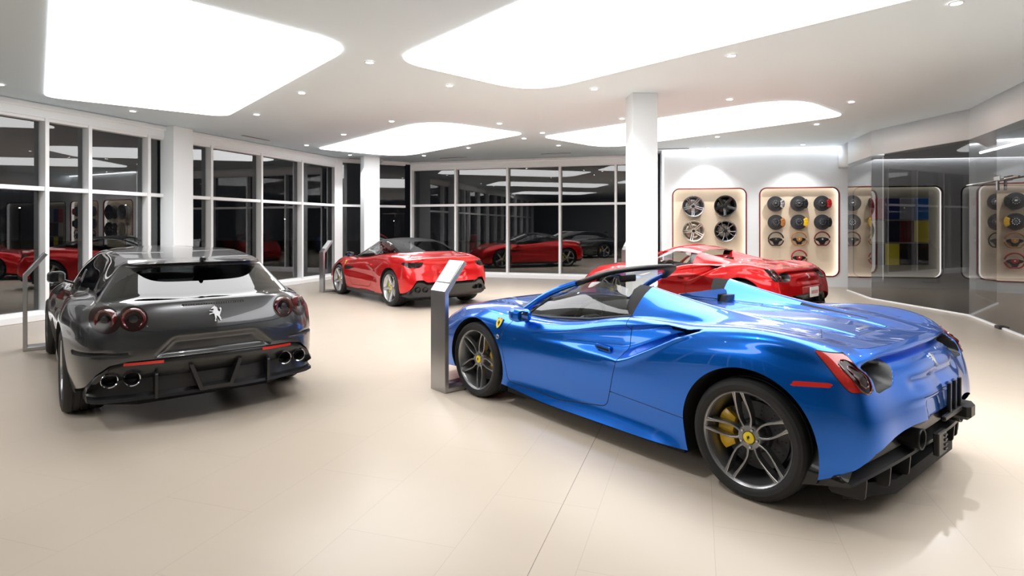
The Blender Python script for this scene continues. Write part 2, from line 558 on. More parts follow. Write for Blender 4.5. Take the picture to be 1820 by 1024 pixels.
def tyre_builder(R, w):
    o = w / 2
    b = MB()
    prof = [(.262, -o + .012), (.275, -o), (.30, -o - .006), (R - .025, -o + .0), (R - .008, -o + .014), (R - .002, -o + .028)]
    for g in (-.55, -.2, .2, .55):                          # circumferential grooves
        c = g * o
        prof += [(R, c - .007), (R - .007, c - .004), (R - .007, c + .004), (R, c + .007)]
    prof += [(R - .002, o - .028), (R - .008, o - .014), (R - .016, o - .006), (R - .018, o - .002), (R - .027, o), (.31, o + .005), (.306, o + .0065), (.302, o + .005), (.288, o + .004), (.276, o - .002), (.264, o - .014)]
    b.lathe(prof, 72, TW, 0)
    return b

def caliper_builder(R0, R1, a0, a1, h0, h1):
    """a fat arc over the disc"""
    b = MB(); secs = []
    n = 14
    for i in range(n + 1):
        t = i / n; a = a0 + (a1 - a0) * t
        k = 1 - .25 * (abs(2 * t - 1) ** 4); g = .006 * (1 + math.cos(6 * PI * t)) / 2
        ra, rb, ha, hb = R0 + (1 - k) * .05, R1 - (1 - k) * .03, h0, h1 - g - (1 - k) * .02
        sec = []
        for (r, h) in round_poly([(ra, ha), (rb, ha), (rb, hb), (ra, hb)], .01, 2):
            sec.append(np.array((r * math.cos(a), h, -r * math.sin(a))))
        secs.append(sec)
    b.loft(secs)
    return b

def make_wheel(name, w, R, style, rm, edge, parent, loc, right=False, rot=0.3, cal='yellow', cal_a=PI, cap=True, tyre=True, spin=0.0):
    b, hub = rim_builder(w, style, rot=rot)
    o = b.build(name, [rm, edge], parent, angle=40)
    o.location = loc
    if right: o.rotation_euler = (0, 0, PI)
    if tyre: tyre_builder(R, w).build('tyre', M['tyre'], o, angle=30)
    dh = hub - .085
    d = MB()
    d.lathe([(.085, dh - .03), (.195, dh - .03), (.197, dh - .015), (.195, dh), (.1, dh), (.09, dh + .02), (.05, dh + .025)], 48, TW, 0)
    for ring, nn in ((.125, 14), (.150, 14), (.175, 14)):
        for k in range(nn):
            a = 2 * PI * (k + ring * 40) / nn; cx, cz = ring * math.cos(a), ring * math.sin(a)
            d.lathe([(.0045, dh + .0006), (.0003, dh + .0006)], 6, lambda p, cx=cx, cz=cz: np.array((p[0] + cx, p[2], -p[1] + cz)), 1)
    d.build('brake_disc', [M['disc'], M['gap']], o)
    ca = caliper_builder(.122, .222, cal_a - .60, cal_a + .60, dh - .05, dh + .045)
    if right: pass
    c = ca.build('brake_caliper', M[cal], o)
    tag(c, f'{"yellow" if cal == "yellow" else cal.replace("lime", "bright yellow")} brake caliper')
    if cap:
        q = MB(); q.lathe([(.0335, hub - .004), (.0335, hub + .004), (.030, hub + .0062), (.0005, hub + .0075)], 28, TW, 0)
        horse = [(x * .0085, z * .0085) for x, z in HORSE]
        q.prism(horse, hub + .0068, hub + .0085, 1, 1)
        tag(q.build('centre_cap', [M['yel_badge'], M['gap']], o), 'yellow centre cap with a small black horse')
    return o

# a rearing horse, about 2 units wide and 3 high, facing left (x left negative)
HORSE = [(-.30, 1.45), (-.12, 1.62), (.02, 1.42), (.22, 1.30), (.36, 1.05), (.40, .72), (.52, .45), (.72, .30), (.86, .38), (.92, .62), (.80, .92), (.90, 1.18),
         (1.08, 1.05), (1.16, .78), (1.08, .40), (.92, .02), (.86, -.22), (.74, -.45), (.80, -.72), (.98, -1.0), (.92, -1.3), (1.02, -1.52), (.80, -1.55), (.74, -1.25),
         (.58, -1.0), (.48, -.75), (.30, -.55), (.10, -.50), (.16, -.80), (.02, -1.15), (-.06, -1.45), (.06, -1.62), (-.22, -1.62), (-.20, -1.35), (-.10, -1.0), (-.16, -.70), (-.20, -.35),
         (-.28, -.05), (-.55, .02), (-.78, -.10), (-.98, -.05), (-1.02, -.22), (-1.15, -.20), (-1.08, .10), (-.80, .10), (-.55, .20), (-.40, .32), (-.66, .42), (-.90, .52), (-1.04, .42), (-1.16, .55), (-.98, .68), (-.70, .62), (-.36, .62),
         (-.30, .85), (-.36, 1.0), (-.52, .98), (-.66, .90), (-.76, 1.02), (-.62, 1.20), (-.46, 1.36)]
# ------------------------------------------------------------------ car helpers
def net_from(front, side_x, side, rear):
    """front: rows of 3 points, side: rows of 9 (y, z), rear: rows of 4 points"""
    net = []
    for f, s, r in zip(front, side, rear):
        mid = [(x, p[0], p[1]) if len(p) == 2 else p for x, p in zip(side_x, s)]
        net.append(list(f) + mid + list(r))
    return net

def arches(S, label, arcs, depth=.30):
    """wheel openings: arcs = [(x, z, r)]"""
    for (xc, zc, r) in arcs:
        f = lambda V, xc=xc, zc=zc, r=r: np.where(V[:, 1] > .5, np.hypot(V[:, 0] - xc, V[:, 2] - zc) - r, 1.0)
        S.region(f, 'arch', only=None)
        n0 = len(S.V); edges = S.rim_edges('arch'); S.drop('arch')
        new = {}; V = list(S.V)
        def vid(i, k):
            if (i, k) not in new:
                p = S.V[i].copy()
                if k: p[1] = max(p[1] - depth, .45)
                new[(i, k)] = len(V); V.append(p)
            return new[(i, k)]
        F = []
        for a, b in edges:
            # skip the open bottom edge
            F.append([vid(b, 0), vid(a, 0), vid(a, 1), vid(b, 1)])
        c = len(V); V.append(np.array([xc, .55, zc - .05, 0, 0]))
        for a, b in edges: F.append([vid(b, 1), vid(a, 1), c])
        S.V = np.array(V); S.F += F; S.L += ['liner'] * len(F)

def interp_tab(T, x):
    a = np.array(sorted(T)); return np.interp(x, a[:, 0], a[:, 1])

def horse_badge(name, parent, T, s, th, m):
    b = MB()
    b.prism([(x * s, z * s) for x, z in HORSE], 0, th, 2, 0, T=T)
    return b.build(name, m, parent, angle=30)

def shield_badge(parent, T, h):
    """yellow shield with a tricolour top and a small black horse"""
    P = [(-.36, .5), (0, .54), (.36, .5), (.40, .1), (.28, -.28), (0, -.56), (-.28, -.28), (-.40, .1)]
    P = [(x * h, y * h) for x, y in smooth_poly(P, 3)]
    b = MB(); b.prism(P, 0, .004, 2, 0, T=T)
    b.prism([(x * 1.08, y * 1.06) for x, y in P], 0, .0025, 2, 1, T=T)
    b.prism([(x * h * .17, (y * .17 - .03) * h) for x, y in HORSE], .004, .0052, 2, 2, T=T)
    for k, m in ((-1, 3), (0, 4), (1, 5)):
        b.prism([((k - .5) * .22 * h, .40 * h), ((k + .5) * .22 * h, .40 * h), ((k + .5) * .22 * h, .49 * h), ((k - .5) * .22 * h, .49 * h)], .004, .0052, 2, m, T=T)
    return tag(b.build('shield_badge', [M['yel_badge'], M['steel'], M['gap'], M['flag_g'], M['white'], M['flag_r']], parent), 'yellow shield badge with a black horse')

def frame(o, xd, yd):
    """local (a,b,c) -> o + a*xd + b*yd + c*(xd x yd)"""
    o = np.array(o, float); xd = np.array(xd, float) / np.linalg.norm(xd)
    yd = np.array(yd, float); yd = yd - xd * (yd @ xd); yd /= np.linalg.norm(yd); zd = np.cross(xd, yd)
    return lambda p: o + p[0] * xd + p[1] * yd + p[2] * zd

def make_seat(parent, x, y, m, h=.56, z=.32):
    b = MB()
    # cushion
    b.loft([[np.array((x + dx, y + q[0] * w, z + q[1] * .12 + dz)) for q in rrect(-1, -.5, 1, .5, .35, 4)] for dx, w, dz in ((.28, .20, .06), (.22, .235, .05), (0, .24, .02), (-.2, .235, .0))])
    # back, leaning to the rear
    b.loft([[np.array((x - .17 - t * .26 + q[1] * d, y + q[0] * w, z + .02 + t * h)) for q in rrect(-1, -.5, 1, .5, .35, 4)] for t, w, d in ((0, .22, .14), (.2, .25, .15), (.55, .255, .13), (.8, .22, .10), (.9, .16, .09), (1.0, .13, .09), (1.12, .12, .08), (1.2, .09, .06))])
    o = b.build('seat', m, parent, angle=50)
    s = MB()
    for k in (-1, 1):
        s.tube([(x - .10 - t * .26, y + k * w, z + .05 + t * h) for t, w in ((0, .17), (.3, .19), (.6, .19), (.8, .15))], .035, 8)
    s.build('seat_bolster', m, o, angle=60)
    return o

def make_steering_wheel(name, R, parent, T, m_rim, m_hub, m_pad, m_badge, flat=True):
    """rim in the local xy plane facing +z"""
    b = MB(); pts = []
    n = 40
    for k in range(n + 1):
        a = 2 * PI * k / n - PI / 2; x = R * math.cos(a); y = R * math.sin(a)
        if flat and y < -.86 * R: y = -.86 * R
        pts.append(T((x, y, 0)))
    b.tube(pts, R * .095, 8, caps=False)
    o = b.build(name, m_rim, parent, angle=60)
    s = MB()
    P = round_poly([(-.86, .06), (-.40, .22), (.40, .22), (.86, .06), (.86, -.16), (.45, -.34), (.22, -.86), (-.22, -.86), (-.45, -.34), (-.86, -.16)], .08, 3) * R
    s.prism(P, -.02, .004, 2, 0, .004, T=T)
    so = s.build('spokes', m_hub, o)
    p = MB()
    p.prism(round_poly([(-.42, .24), (.42, .24), (.34, -.22), (0, -.42), (-.34, -.22)], .12, 4) * R, .002, .028, 2, 0, .008, T=T)
    po = p.build('airbag_cover', m_pad, o)
    q = MB(); q.lathe([(.10 * R, .026), (.10 * R, .031), (.001, .033)], 16, T)
    q.build('horn_badge', m_badge, o)
    return o

# ------------------------------------------------------------------ mid-engined spider
X8 = [1.78, 1.325, .87, .45, 0, -.42, -.88, -1.325, -1.75]
F8 = [[(2.40, 0, .13), (2.33, .5, .13), (2.12, .82, .15)], [(2.44, 0, .24), (2.36, .5, .25), (2.12, .86, .28)], [(2.45, 0, .38), (2.36, .5, .40), (2.08, .86, .42)],
      [(2.43, 0, .48), (2.32, .48, .50), (2.03, .84, .52)], [(2.38, 0, .55), (2.26, .46, .57), (1.99, .80, .60)], [(2.28, 0, .60), (2.17, .44, .63), (1.95, .75, .67)],
      [(2.20, 0, .625), (2.09, .42, .66), (1.92, .70, .70)], [(2.10, 0, .65), (2.0, .40, .685), (1.90, .62, .725)], [(2.0, 0, .67), (1.93, .38, .70), (1.86, .54, .74)]]
S8 = [[(.90, .20), (.92, .20), (.93, .19), (.945, .165), (.955, .16), (.96, .16), (.962, .17), (.95, .20), (.925, .22)],
      [(.925, .30), (.955, .31), (.925, .27), (.915, .255), (.915, .25), (.92, .25), (.945, .27), (.968, .31), (.945, .32)],
      [(.93, .42), (.965, .44), (.938, .42), (.926, .41), (.928, .41), (.938, .41), (.962, .42), (.976, .44), (.948, .44)],
      [(.92, .54), (.965, .60), (.945, .57), (.936, .56), (.938, .56), (.947, .57), (.968, .58), (.978, .60), (.942, .57)],
      [(.885, .63), (.945, .715), (.935, .69), (.922, .68), (.920, .695), (.930, .71), (.958, .73), (.968, .755), (.925, .70)],
      [(.835, .685), (.90, .775), (.90, .755), (.892, .75), (.89, .785), (.897, .825), (.93, .835), (.945, .865), (.90, .815)],
      [(.80, .72), (.86, .805), (.868, .785), (.865, .778), (.868, .82), (.875, .88), (.905, .895), (.918, .93), (.868, .872)],
      [(.745, .755), (.79, .828), (.81, .81), (.83, .797), (.84, .84), (.845, .912), (.845, .928), (.86, .965), (.80, .905)],
      [(.62, .775), (.66, .842), (.70, .828), (.765, .805), (.785, .848), (.775, .925), (.69, .935), (.675, .955), (.62, .905)]]
R8 = [[(-1.88, .84, .24), (-1.98, .60, .22), (-2.02, .32, .22), (-2.035, 0, .22)], [(-1.90, .875, .32), (-2.00, .61, .32), (-2.04, .32, .32), (-2.05, 0, .32)],
      [(-1.915, .89, .44), (-2.00, .62, .44), (-2.04, .32, .44), (-2.05, 0, .44)], [(-1.91, .895, .56), (-1.985, .62, .57), (-2.03, .32, .575), (-2.04, 0, .58)],
      [(-1.895, .885, .675), (-1.96, .61, .665), (-2.025, .31, .655), (-2.02, 0, .655)], [(-1.87, .86, .79), (-1.90, .60, .79), (-1.95, .31, .795), (-1.965, 0, .80)],
      [(-1.842, .80, .828), (-1.845, .585, .828), (-1.862, .305, .832), (-1.872, 0, .834)], [(-1.835, .72, .862), (-1.878, .56, .855), (-1.905, .30, .855), (-1.913, 0, .857)],
      [(-1.795, .63, .895), (-1.838, .51, .893), (-1.868, .28, .893), (-1.876, 0, .896)]]

ZU8 = [(.55, .69), (.2, .745), (-.15, .82), (-.38, .864), (-.60, .897), (-.75, .914), (-.93, .905), (-1.05, .93)]
ZL8 = [(.55, .64), (.2, .64), (-.1, .62), (-.385, .618), (-.482, .654), (-.668, .749), (-.839, .843), (-.983, .901), (-1.05, .93)]
DP8 = [(.55, 0), (.2, .012), (0, .028), (-.38, .066), (-.7, .125), (-.9, .135), (-.97, .06), (-1.02, 0)]

VENT8 = [(.735, .828), (.45, .828), (.475, .79), (.55, .71), (.735, .695)]

def diff_top8(y):
    return np.interp(np.abs(y), [0, .42, .55, .66, .74, .82, .87, .91, .95], [.50, .50, .488, .472, .452, .418, .36, .285, .22])

def body488(nu, nv):
    S = Skin(); net = net_from(F8, X8, S8, R8)
    G = skin(net, nu, nv)
    x, y, z = G[..., 0], G[..., 1], G[..., 2]
    # door scallop running back into the side intake
    zu = interp_tab(ZU8, x); zl = interp_tab(ZL8, x); dp = interp_tab(DP8, x)
    s = (z - zl) / np.maximum(zu - zl, 1e-3)
    pr = sm(0, .40, s) * (1 - sm(.84, 1.01, s))
    side = (y > .6) & (x < .55) & (x > -1.05)
    dep = np.where(side, dp * pr, 0)
    # crisp lower lip: push the lip itself outward a little
    lip = np.where(side, .012 * np.exp(-((z - zl) / .022) ** 2) * sm(-.2, -.5, x) * (1 - sm(-.85, -1.02, x)), 0)
    y2 = y - dep + lip
    # sill blade
    # tail: vents, plate recess
    rear = x < -1.7
    vent = sdf(round_poly(VENT8, .03))
    d = np.where(rear, vent(np.stack([y2.ravel(), z.ravel()], 1)).reshape(x.shape), 1)
    x2 = x + .13 * sm(0.0, .055, -d) * (.35 + .65 * sm(.45, .60, y))
    pl = sdf(round_poly([(-.30, .615), (.30, .615), (.27, .46), (-.27, .46)], .02))
    d = np.where(rear, pl(np.stack([y2.ravel(), z.ravel()], 1)).reshape(x.shape), 1)
    x2 = x2 + .022 * sm(0.0, .02, -d)
    # shelf above the crease in the middle of the tail
    sh = np.where(rear, np.exp(-((z - .70) / .035) ** 2) * (1 - sm(.33, .45, np.abs(y))), 0)
    x2 = x2 + .022 * sh
    G[..., 0], G[..., 1] = x2, y2
    S.add_grid(G, 'body')
    r7 = G[-1]                                                # top edge, front centre to rear centre
    # hood: fan to the centre line
    u = r7[:, 3]; hood = r7[u <= 5.02]
    rows = []
    for t in np.linspace(0, 1, 15):
        zc = hood[:, 2] + .028 * (1 - (1 - t) ** 2) * np.minimum(1, hood[:, 1] / .55)
        bump = -.012 * np.exp(-((t - .12) / .06) ** 2) * sm(2.0, 1.5, hood[:, 0])
        rows.append(np.stack([hood[:, 0] + .16 * t * sm(1.6, .9, hood[:, 0]), hood[:, 1] * (1 - t), zc + bump, hood[:, 3], np.full(len(hood), 20 + t)], 1))
    S.add_grid(np.array(rows), 'hood')
    # rear deck
    st = [-.38, -.55, -.72, -.9, -1.1, -1.325, -1.5, -1.7, None]
    side = r7[(u >= 6.5) & (u <= 11.6)]
    E = []
    for q in st:
        if q is None: E.append(r7[np.argmin(np.abs(u - 12))][:3])
        else: E.append([q, np.interp(-q, -side[:, 0], side[:, 1]), np.interp(-q, -side[:, 0], side[:, 2])])
    tl = r7[u >= 11.9][::-1]
    def tab(ys, zs, xe):
        out = [(a, yy, zz) for a, yy, zz in zip(st[:-1], ys, zs)]
        return out + [(np.interp(ys[-1], tl[:, 1], tl[:, 0]) - .002, ys[-1], np.interp(ys[-1], tl[:, 1], tl[:, 2]) + .0005)]
    net = [E,
           tab([.70, .69, .675, .65, .63, .62, .60, .56, .55], [1.005, .99, .975, .962, .957, .953, .938, .909, .894], -1.82),
           tab([.60, .59, .575, .56, .545, .53, .515, .50, .47], [1.082, 1.05, 1.02, .995, .973, .956, .940, .911, .8935], -1.845),
           tab([.50, .49, .478, .465, .45, .435, .42, .40, .38], [1.108, 1.072, 1.038, 1.008, .980, .957, .939, .910, .8935], -1.857),
           tab([.42, .415, .41, .40, .39, .38, .365, .34, .31], [1.03, 1.01, .99, .973, .957, .945, .930, .904, .893], -1.865),
           tab([.35, .35, .345, .34, .335, .325, .31, .28, .25], [.955, .955, .953, .950, .944, .936, .923, .898, .8925], -1.869),
           tab([.18, .18, .18, .18, .18, .17, .16, .15, .13], [.958, .957, .956, .953, .948, .938, .923, .897, .894], -1.874),
           tab([0] * 9, [.96, .959, .958, .955, .950, .940, .925, .899, .896], -1.876)]
    D = skin(net, 80, 60)
    D[..., 4] += 40
    x, y, z = D[..., 0], D[..., 1], D[..., 2]
    ry = np.interp(-x, [.45, 1.65], [.335, .245])                # two ribs closing in towards the tail
    D[..., 2] = z + .014 * np.exp(-((y - ry) / .014) ** 2) * sm(-.42, -.6, x) * sm(-1.72, -1.6, x)
    S.add_grid(D, 'deck')
    return S

def spider(name, col, pos, rot, label, roof, fine=True, group=None, cal='yellow', rims=('rim_grey', 'rim_edge')):
    root = empty(name, (pos[0], pos[1], 0), rot, label, 'car', group)
    S = body488(330 if fine else 220, 124 if fine else 64)
    side = lambda poly: (lambda V, f=sdf(poly): np.where(V[:, 1] > .45, f(V[:, [0, 2]]), 1.0))
    back = lambda poly: (lambda V, f=sdf(poly): np.where(V[:, 0] < -1.72, f(V[:, 1:3]), 1.0))
    # openings
    S.region(lambda V: np.where((V[:, 0] < -1.72) & (V[:, 4] < 19), V[:, 2] - diff_top8(V[:, 1]), 1.0), 'under', only=['body'])
    arches(S, 'body', [(1.30, .335, .392), (-1.335, .345, .408)])
    S.drop('under')
    # doors
    S.region(side(round_poly([(.80, 1.05), (.80, .75), (.895, .667), (.922, .567), (.885, .42), (.85, .235), (.2, .215), (-.262, .275), (-.31, .40), (-.345, .52), (-.375, .625), (-.43, .70), (-.415, .81), (-.40, 1.05)],
                             [0, .05, .06, .06, .05, .05, .05, .05, .05, .05, .05, .05, .05, 0])), 'door', only=['body'], gap=.006)
    S.line(lambda V: np.where((V[:, 0] < -.315) & (V[:, 0] > -.95) & (V[:, 1] > .5), V[:, 2] - (.395 - .03 * (V[:, 0] + .31) / -.63), 1.0), .0045, only=['body'])
    # side intake mouth
    S.region(side(round_poly([(-.70, .902), (-.90, .90), (-.945, .898), (-.86, .868), (-.72, .872)], .012)), 'mouth', only=['body'])
    # tail lamp on the flank, round lamp and vent behind
    lampf = sdf(round_poly([(-1.685, .905), (-1.76, .893), (-1.95, .862), (-1.95, .72), (-1.872, .715), (-1.79, .80)], .012))
    S.region(lambda V: np.where((V[:, 1] > .75) & (V[:, 4] < 19), np.maximum(lampf(V[:, [0, 2]]), .764 - V[:, 1]), 1.0), 'lamp', only=['body'], gap=.004)
    S.region(lambda V: np.where(V[:, 0] < -1.80, np.hypot((V[:, 1] - .815) / .70, V[:, 2] - .785) - .080, 1.0), 'lamp_round', only=['body', 'lamp', 'gap'])
    S.region(back(round_poly(VENT8, .03)), 'vent', only=['body'])
    S.region(side(round_poly([(-1.60, .706), (-1.79, .728), (-1.79, .752), (-1.60, .732)], .005)), 'marker', only=['body'])
    S.line(lambda V: np.where((V[:, 0] < -1.88) & (V[:, 1] < .32), V[:, 2] - .625, 1), .004, only=['body'])
    # deck lines: engine cover, cooling slots, clam line
    inner = lambda V: np.where(V[:, 4] > 30, np.abs(V[:, 1]) - np.interp(-V[:, 0], [.45, 1.65], [.355, .265]), 1.0)
    S.region(lambda V: np.maximum(inner(V), np.maximum(V[:, 0] + .78, -1.66 - V[:, 0])), 'engine', only=['deck'], gap=.005)
    S.region(lambda V: np.where(V[:, 4] > 30, sdf([(-1.02, .405), (-1.50, .352), (-1.50, .368), (-1.02, .437)])(V[:, :2]), 1.0), 'slot', only=['deck'])
    S.line(lambda V: np.where((V[:, 4] > 30) & (V[:, 1] > .35), V[:, 0] + 1.50 + (V[:, 1] - .36) * .45, 1), .005, only=['deck'])
    S.mirror(); S.normals()
    tail = S.V[(S.V[:, 0] < -1.78) & (S.V[:, 4] < 19)]
    sx = lambda y, z: float(tail[np.argmin((tail[:, 1] - y) ** 2 + (tail[:, 2] - z) ** 2), 0])
    flank = S.V[(S.V[:, 1] > .6) & (S.V[:, 4] < 19)]
    sy = lambda x, z: float(flank[np.argmin((flank[:, 0] - x) ** 2 + (flank[:, 2] - z) ** 2), 1])
    body = {'body': 0, 'gap': 1, 'liner': 2, 'mouth': 2, 'deck': 0}
    S.part('body_shell', body, [col, M['gap'], M['liner']], root)
    S.part('hood', {'hood': 0}, [col], root)
    S.part('engine_cover', {'engine': 0}, [col], root)
    for sd in ('L', 'R'):
        S.part('cooling_slot', {'slot': 0}, [M['gap']], root, sides=sd, both=False)
        d = S.part('door', {'door': 0}, [col], root, sides=sd, both=False)
        k = 1 if sd == 'L' else -1
        h = MB()                                              # flush handle
        h.prism(round_poly([(-.30, .655), (-.155, .672), (-.14, .70), (-.17, .712), (-.29, .698)], .012, 3), k * .872, k * .915, 1, 0, .004)
        h.prism(round_poly([(-.285, .668), (-.175, .68), (-.165, .692), (-.28, .685)], .006, 3), k * .914, k * .9175, 1, 1)
        h.build('door_handle', [col, M['gap']], d)
        t = S.part('tail_lamp', {'lamp': 0}, [M['lens_red'] if fine else M['lens_dark']], root, sides=sd, both=False)
        q = S.part('round_lamp', {'lamp_round': 0}, [M['lens_dark']], t, sides=sd, both=False)
        rg = MB()
        for q, th in ((1.0, .005), (.62, .004)):
            rg.tube([(sx(.815 + q * .054 * math.cos(a), .785 + q * .077 * math.sin(a)) - .002, k * (.815 + q * .054 * math.cos(a)), .785 + q * .077 * math.sin(a)) for a in np.linspace(0, 2 * PI, 29)], th, 6, caps=False)
        rg.build('lamp_ring', M['lens_ring'], t)
        tag(S.part('rear_vent', {'vent': 0}, [M['gloss_black'] if False else M['black']], root, sides=sd, both=False), 'black vent beside the tail lamp')
        tag(S.part('side_marker', {'marker': 0}, [M['reflector']], root, sides=sd, both=False), 'red side marker')
    # lining along the cockpit, floor
    u = MB()
    ol = [(2.2, .5), (1.75, .80), (1.70, .55), (.92, .55), (.90, .88), (-.90, .90), (-.92, .55), (-1.75, .55), (-1.80, .80), (-1.95, .5)]
    u.prism(ol + [(x, -y) for x, y in ol[::-1]], .125, .20, 2)
    u.build('floor_pan', M['matt'], root)
    # diffuser
    d = MB(); ys = np.linspace(-.92, .92, 41)
    secs = []
    for yy in ys:
        zt = float(diff_top8(yy)); xo = -1.90 - .13 * (1 - (abs(yy) / .93) ** 2.2)
        zb = .335 - .085 * (abs(yy) / .92) ** 2; zt = max(zt, zb + .02)
        secs.append([np.array(p) for p in ((xo + .03, yy, zt + .004), (xo + .055, yy, zt - .012), (xo + .085, yy, zt * .55 + zb * .45), (xo + .075, yy, zb + .035), (xo + .02, yy, zb + .012), (xo + .015, yy, zb), (xo + .25, yy, zb - .06), (xo + .4, yy, zb - .10), (xo + .3, yy, zt))])
    d.loft(secs, 0)
    df = d.build('diffuser', M['carbon'], root, angle=40)
    for yy in (.80, .60, .40, -.40, -.60, -.80):
        f = MB(); xo = -1.90 - .13 * (1 - (abs(yy) / .93) ** 2.2)
        zf = .335 - .085 * (abs(yy) / .92) ** 2; f.prism(round_poly([(xo + .02, zf + .005), (xo + .03, zf - .115), (xo + .20, zf - .125), (xo + .25, zf)], .02, 3), yy - .008, yy + .008, 1, 0, .002)
        f.build('diffuser_fin', M['black'], df)
    for k in (-1, 1):
        e = MB(); T = lambda p, k=k: np.array((-p[2], k * .36 + p[0], .405 + p[1]))
        e.lathe([(.050, 1.88), (.056, 2.02), (.058, 2.028), (.056, 2.034), (.048, 2.032), (.046, 1.95), (.001, 1.94)], 28, T)
        e.build('exhaust_tip', M['black'], root)
    # badges
    horse_badge('horse_emblem', root, frame((-1.978, 0, .775), (0, -1, 0), (.55, 0, 1)), .026, .008, M['emblem'])
    br = MB(); br.prism(round_poly([(-.11, -.008), (.11, -.008), (.11, .008), (-.11, .008)], .006, 3), 0, .004, 2, T=frame((-1.888, 0, .860), (0, -1, 0), (.1, 0, 1)))
    br.build('high_brake_lamp', M['reflector'], root)
    sc = MB()                                                 # script badge on the engine cover
    for k in range(9):
        w = .011 if k % 3 else .014
        sc.prism([(k * .017 - .08, -.012), (k * .017 - .08 + w, -.012), (k * .017 - .078 + w, .012), (k * .017 - .078, .012)], 0, .003, 2, T=frame((-1.60, -.01, .9135), (0, -1, 0), (1, 0, .12)))
    sc.build('name_badge', M['chrome'], root)
    for k in (1, -1):
        shield_badge(root, frame((.955, k * (sy(.955, .72) + .004), .72), (-k, 0, 0), (0, -k * (sy(.955, .68) - sy(.955, .76)) / .08, 1)), .085)
    for k in (1, -1):
        fb = MB(); fb.lathe([(.020, 0), (.020, .004), (.016, .006), (.001, .006)], 20, frame((.96, k * (sy(.96, .60) - .001), .60), (-k, 0, 0), (0, -k * .12, 1)))
        fb.build('round_badge', M['steel'], root)
    if not roof:                                              # bare plate holder hanging below the recess
        pb = MB()
        for yy in (-.02, -.12, -.22): pb.box((-2.065, yy - .011, .47), (-2.045, yy + .011, .655), .004)
        pb.box((-2.07, -.30, .455), (-2.045, .10, .485), .006); pb.box((-2.11, -.34, .40), (-2.0, -.22, .50), .02)
        pb.box((-2.075, .10, .29), (-2.045, .24, .42), .006)
        for zz in (.315, .34, .365, .39): pb.box((-2.082, .11, zz - .006), (-2.07, .15, zz + .006), .002)
        pb.build('plate_holder', M['black'], root)
    else:
        np_ = MB(); np_.prism([(y, z) for y, z in rrect(-.155, .445, .155, .60, .012)], -2.085, -2.075, 0, 0, .002)
        pl = np_.build('number_plate', M['plate'], root)
        ln = MB()
        for k in range(6): ln.prism(rrect(-.115 + k * .04, .495, -.09 + k * .04, .55, .006, 2), -2.0865, -2.0845, 0)
        ln.build('plate_characters', M['ink'], pl)
    # wheels
    for xx, yy, R, w, cx in ((1.30, .955, .340, .245, PI), (-1.335, .955, .3455, .305, 0)):
        for k in (1, -1):
            make_wheel('wheel', w, R, 'twin' if fine or roof else 'twin', M[rims[0]], M[rims[1]], root, (xx, k * (yy - w / 2 - .004), R), right=(k < 0), rot=.506 if xx > 0 else 1.15, cal=cal, cal_a=PI if (xx > 0) == (k > 0) else 0)
    # glass and frames
    A0 = np.array((.86, .735, .815)); A1 = np.array((.365, .585, 1.088))
    ap = [A0 + (A1 - A0) * t + np.array((0, .012, .030)) * math.sin(PI * t) for t in np.linspace(-.06, 1, 14)]
    hd = nat([0, .35, .7, 1.0], np.array([A1, (.20, .44, 1.172), (.115, .20, 1.203), (.10, 0, 1.207)]), np.linspace(0, 1, 16))
    base = nat([0, .5, 1.0], np.array([A0 + (0.02, -.01, .0), (1.02, .42, .852), (1.07, 0, .866)]), np.linspace(0, 1, 16))
    # windscreen
    half = []
    for i in range(16):
        half.append([base[i] + (hd[i] - base[i]) * t + np.array((.05, 0, .055)) * math.sin(PI * t) * (.35 + .65 * (i / 15)) for t in np.linspace(0, 1, 12)])
    rows = half + [[p * np.array((1, -1, 1)) for p in r] for r in half[-2::-1]]
    wb = MB(); wb.loft(rows, caps=False, closed=False)
    wb.build('windscreen', M['car_glass'], root, angle=0)
    cw = MB()                                                 # cowl below the glass
    cb = []
    for i in range(16):
        p = base[i]; f = min(1, i / 4); cb.append([p + (.05 + .13 * f, -.04 * (1 - f), -.012), p + (.04 + .06 * f, -.02 * (1 - f), .006), p + (-.03, 0, .012), p + (-.05, 0, -.05), p + (.05 + .10 * f, -.04 * (1 - f), -.05)])
    cb = cb + [[p * np.array((1, -1, 1)) for p in r] for r in cb[-2::-1]]
    cw.loft(cb); cw.build('cowl', M['black'], root)
    for k in (1, -1):
        p = MB(); p.tube([q * np.array((1, k, 1)) for q in ap], [.03] * 3 + [.026] * 8 + [.024] * 3, 10, sx=.8)
        p.build('windscreen_pillar', col, root)
        g = MB()                                              # raised side window
        b0, b1 = np.array((.74, .775, .808)), np.array((-.36, .775, .905))
        t0, t1 = np.array((.37, .590, 1.075)), np.array((-.24 if roof else -.20, .60, 1.118))
        rr = []
        for s in np.linspace(0, 1, 12):
            c = (b0 * (1 - s) + b1 * s)
            e = np.array((t0[0] + (t1[0] - t0[0]) * s, t0[1] + (t1[1] - t0[1]) * s, t0[2] + (t1[2] - t0[2]) * s + .055 * math.sin(PI * min(1, s * .9 + .08)) - .03))
            rr.append([(c + (e - c) * t + np.array((0, .028 * math.sin(PI * t), 0))) * np.array((1, k, 1)) for t in np.linspace(0, 1, 8)])
        g.loft(rr, caps=False, closed=False)
        g.build('side_window', M['side_glass'] if not roof else M['car_glass'], root, angle=0)
        q = MB()                                              # quarter glass post and sill seal
        q.tube([(b0 + (0, .006, 0)) * np.array((1, k, 1)), (np.array((.55, .693, .965))) * np.array((1, k, 1))], .008, 6)
        q.tube([np.array((.78, .787, .806)) * (1, k, 1), np.array((.45, .790, .815)) * (1, k, 1), np.array((0, .805, .858)) * (1, k, 1), np.array((-.39, .79, .925)) * (1, k, 1)], .010, 6)
        q.build('window_seal', M['black'], root)
        # mirror
        mm = MB()
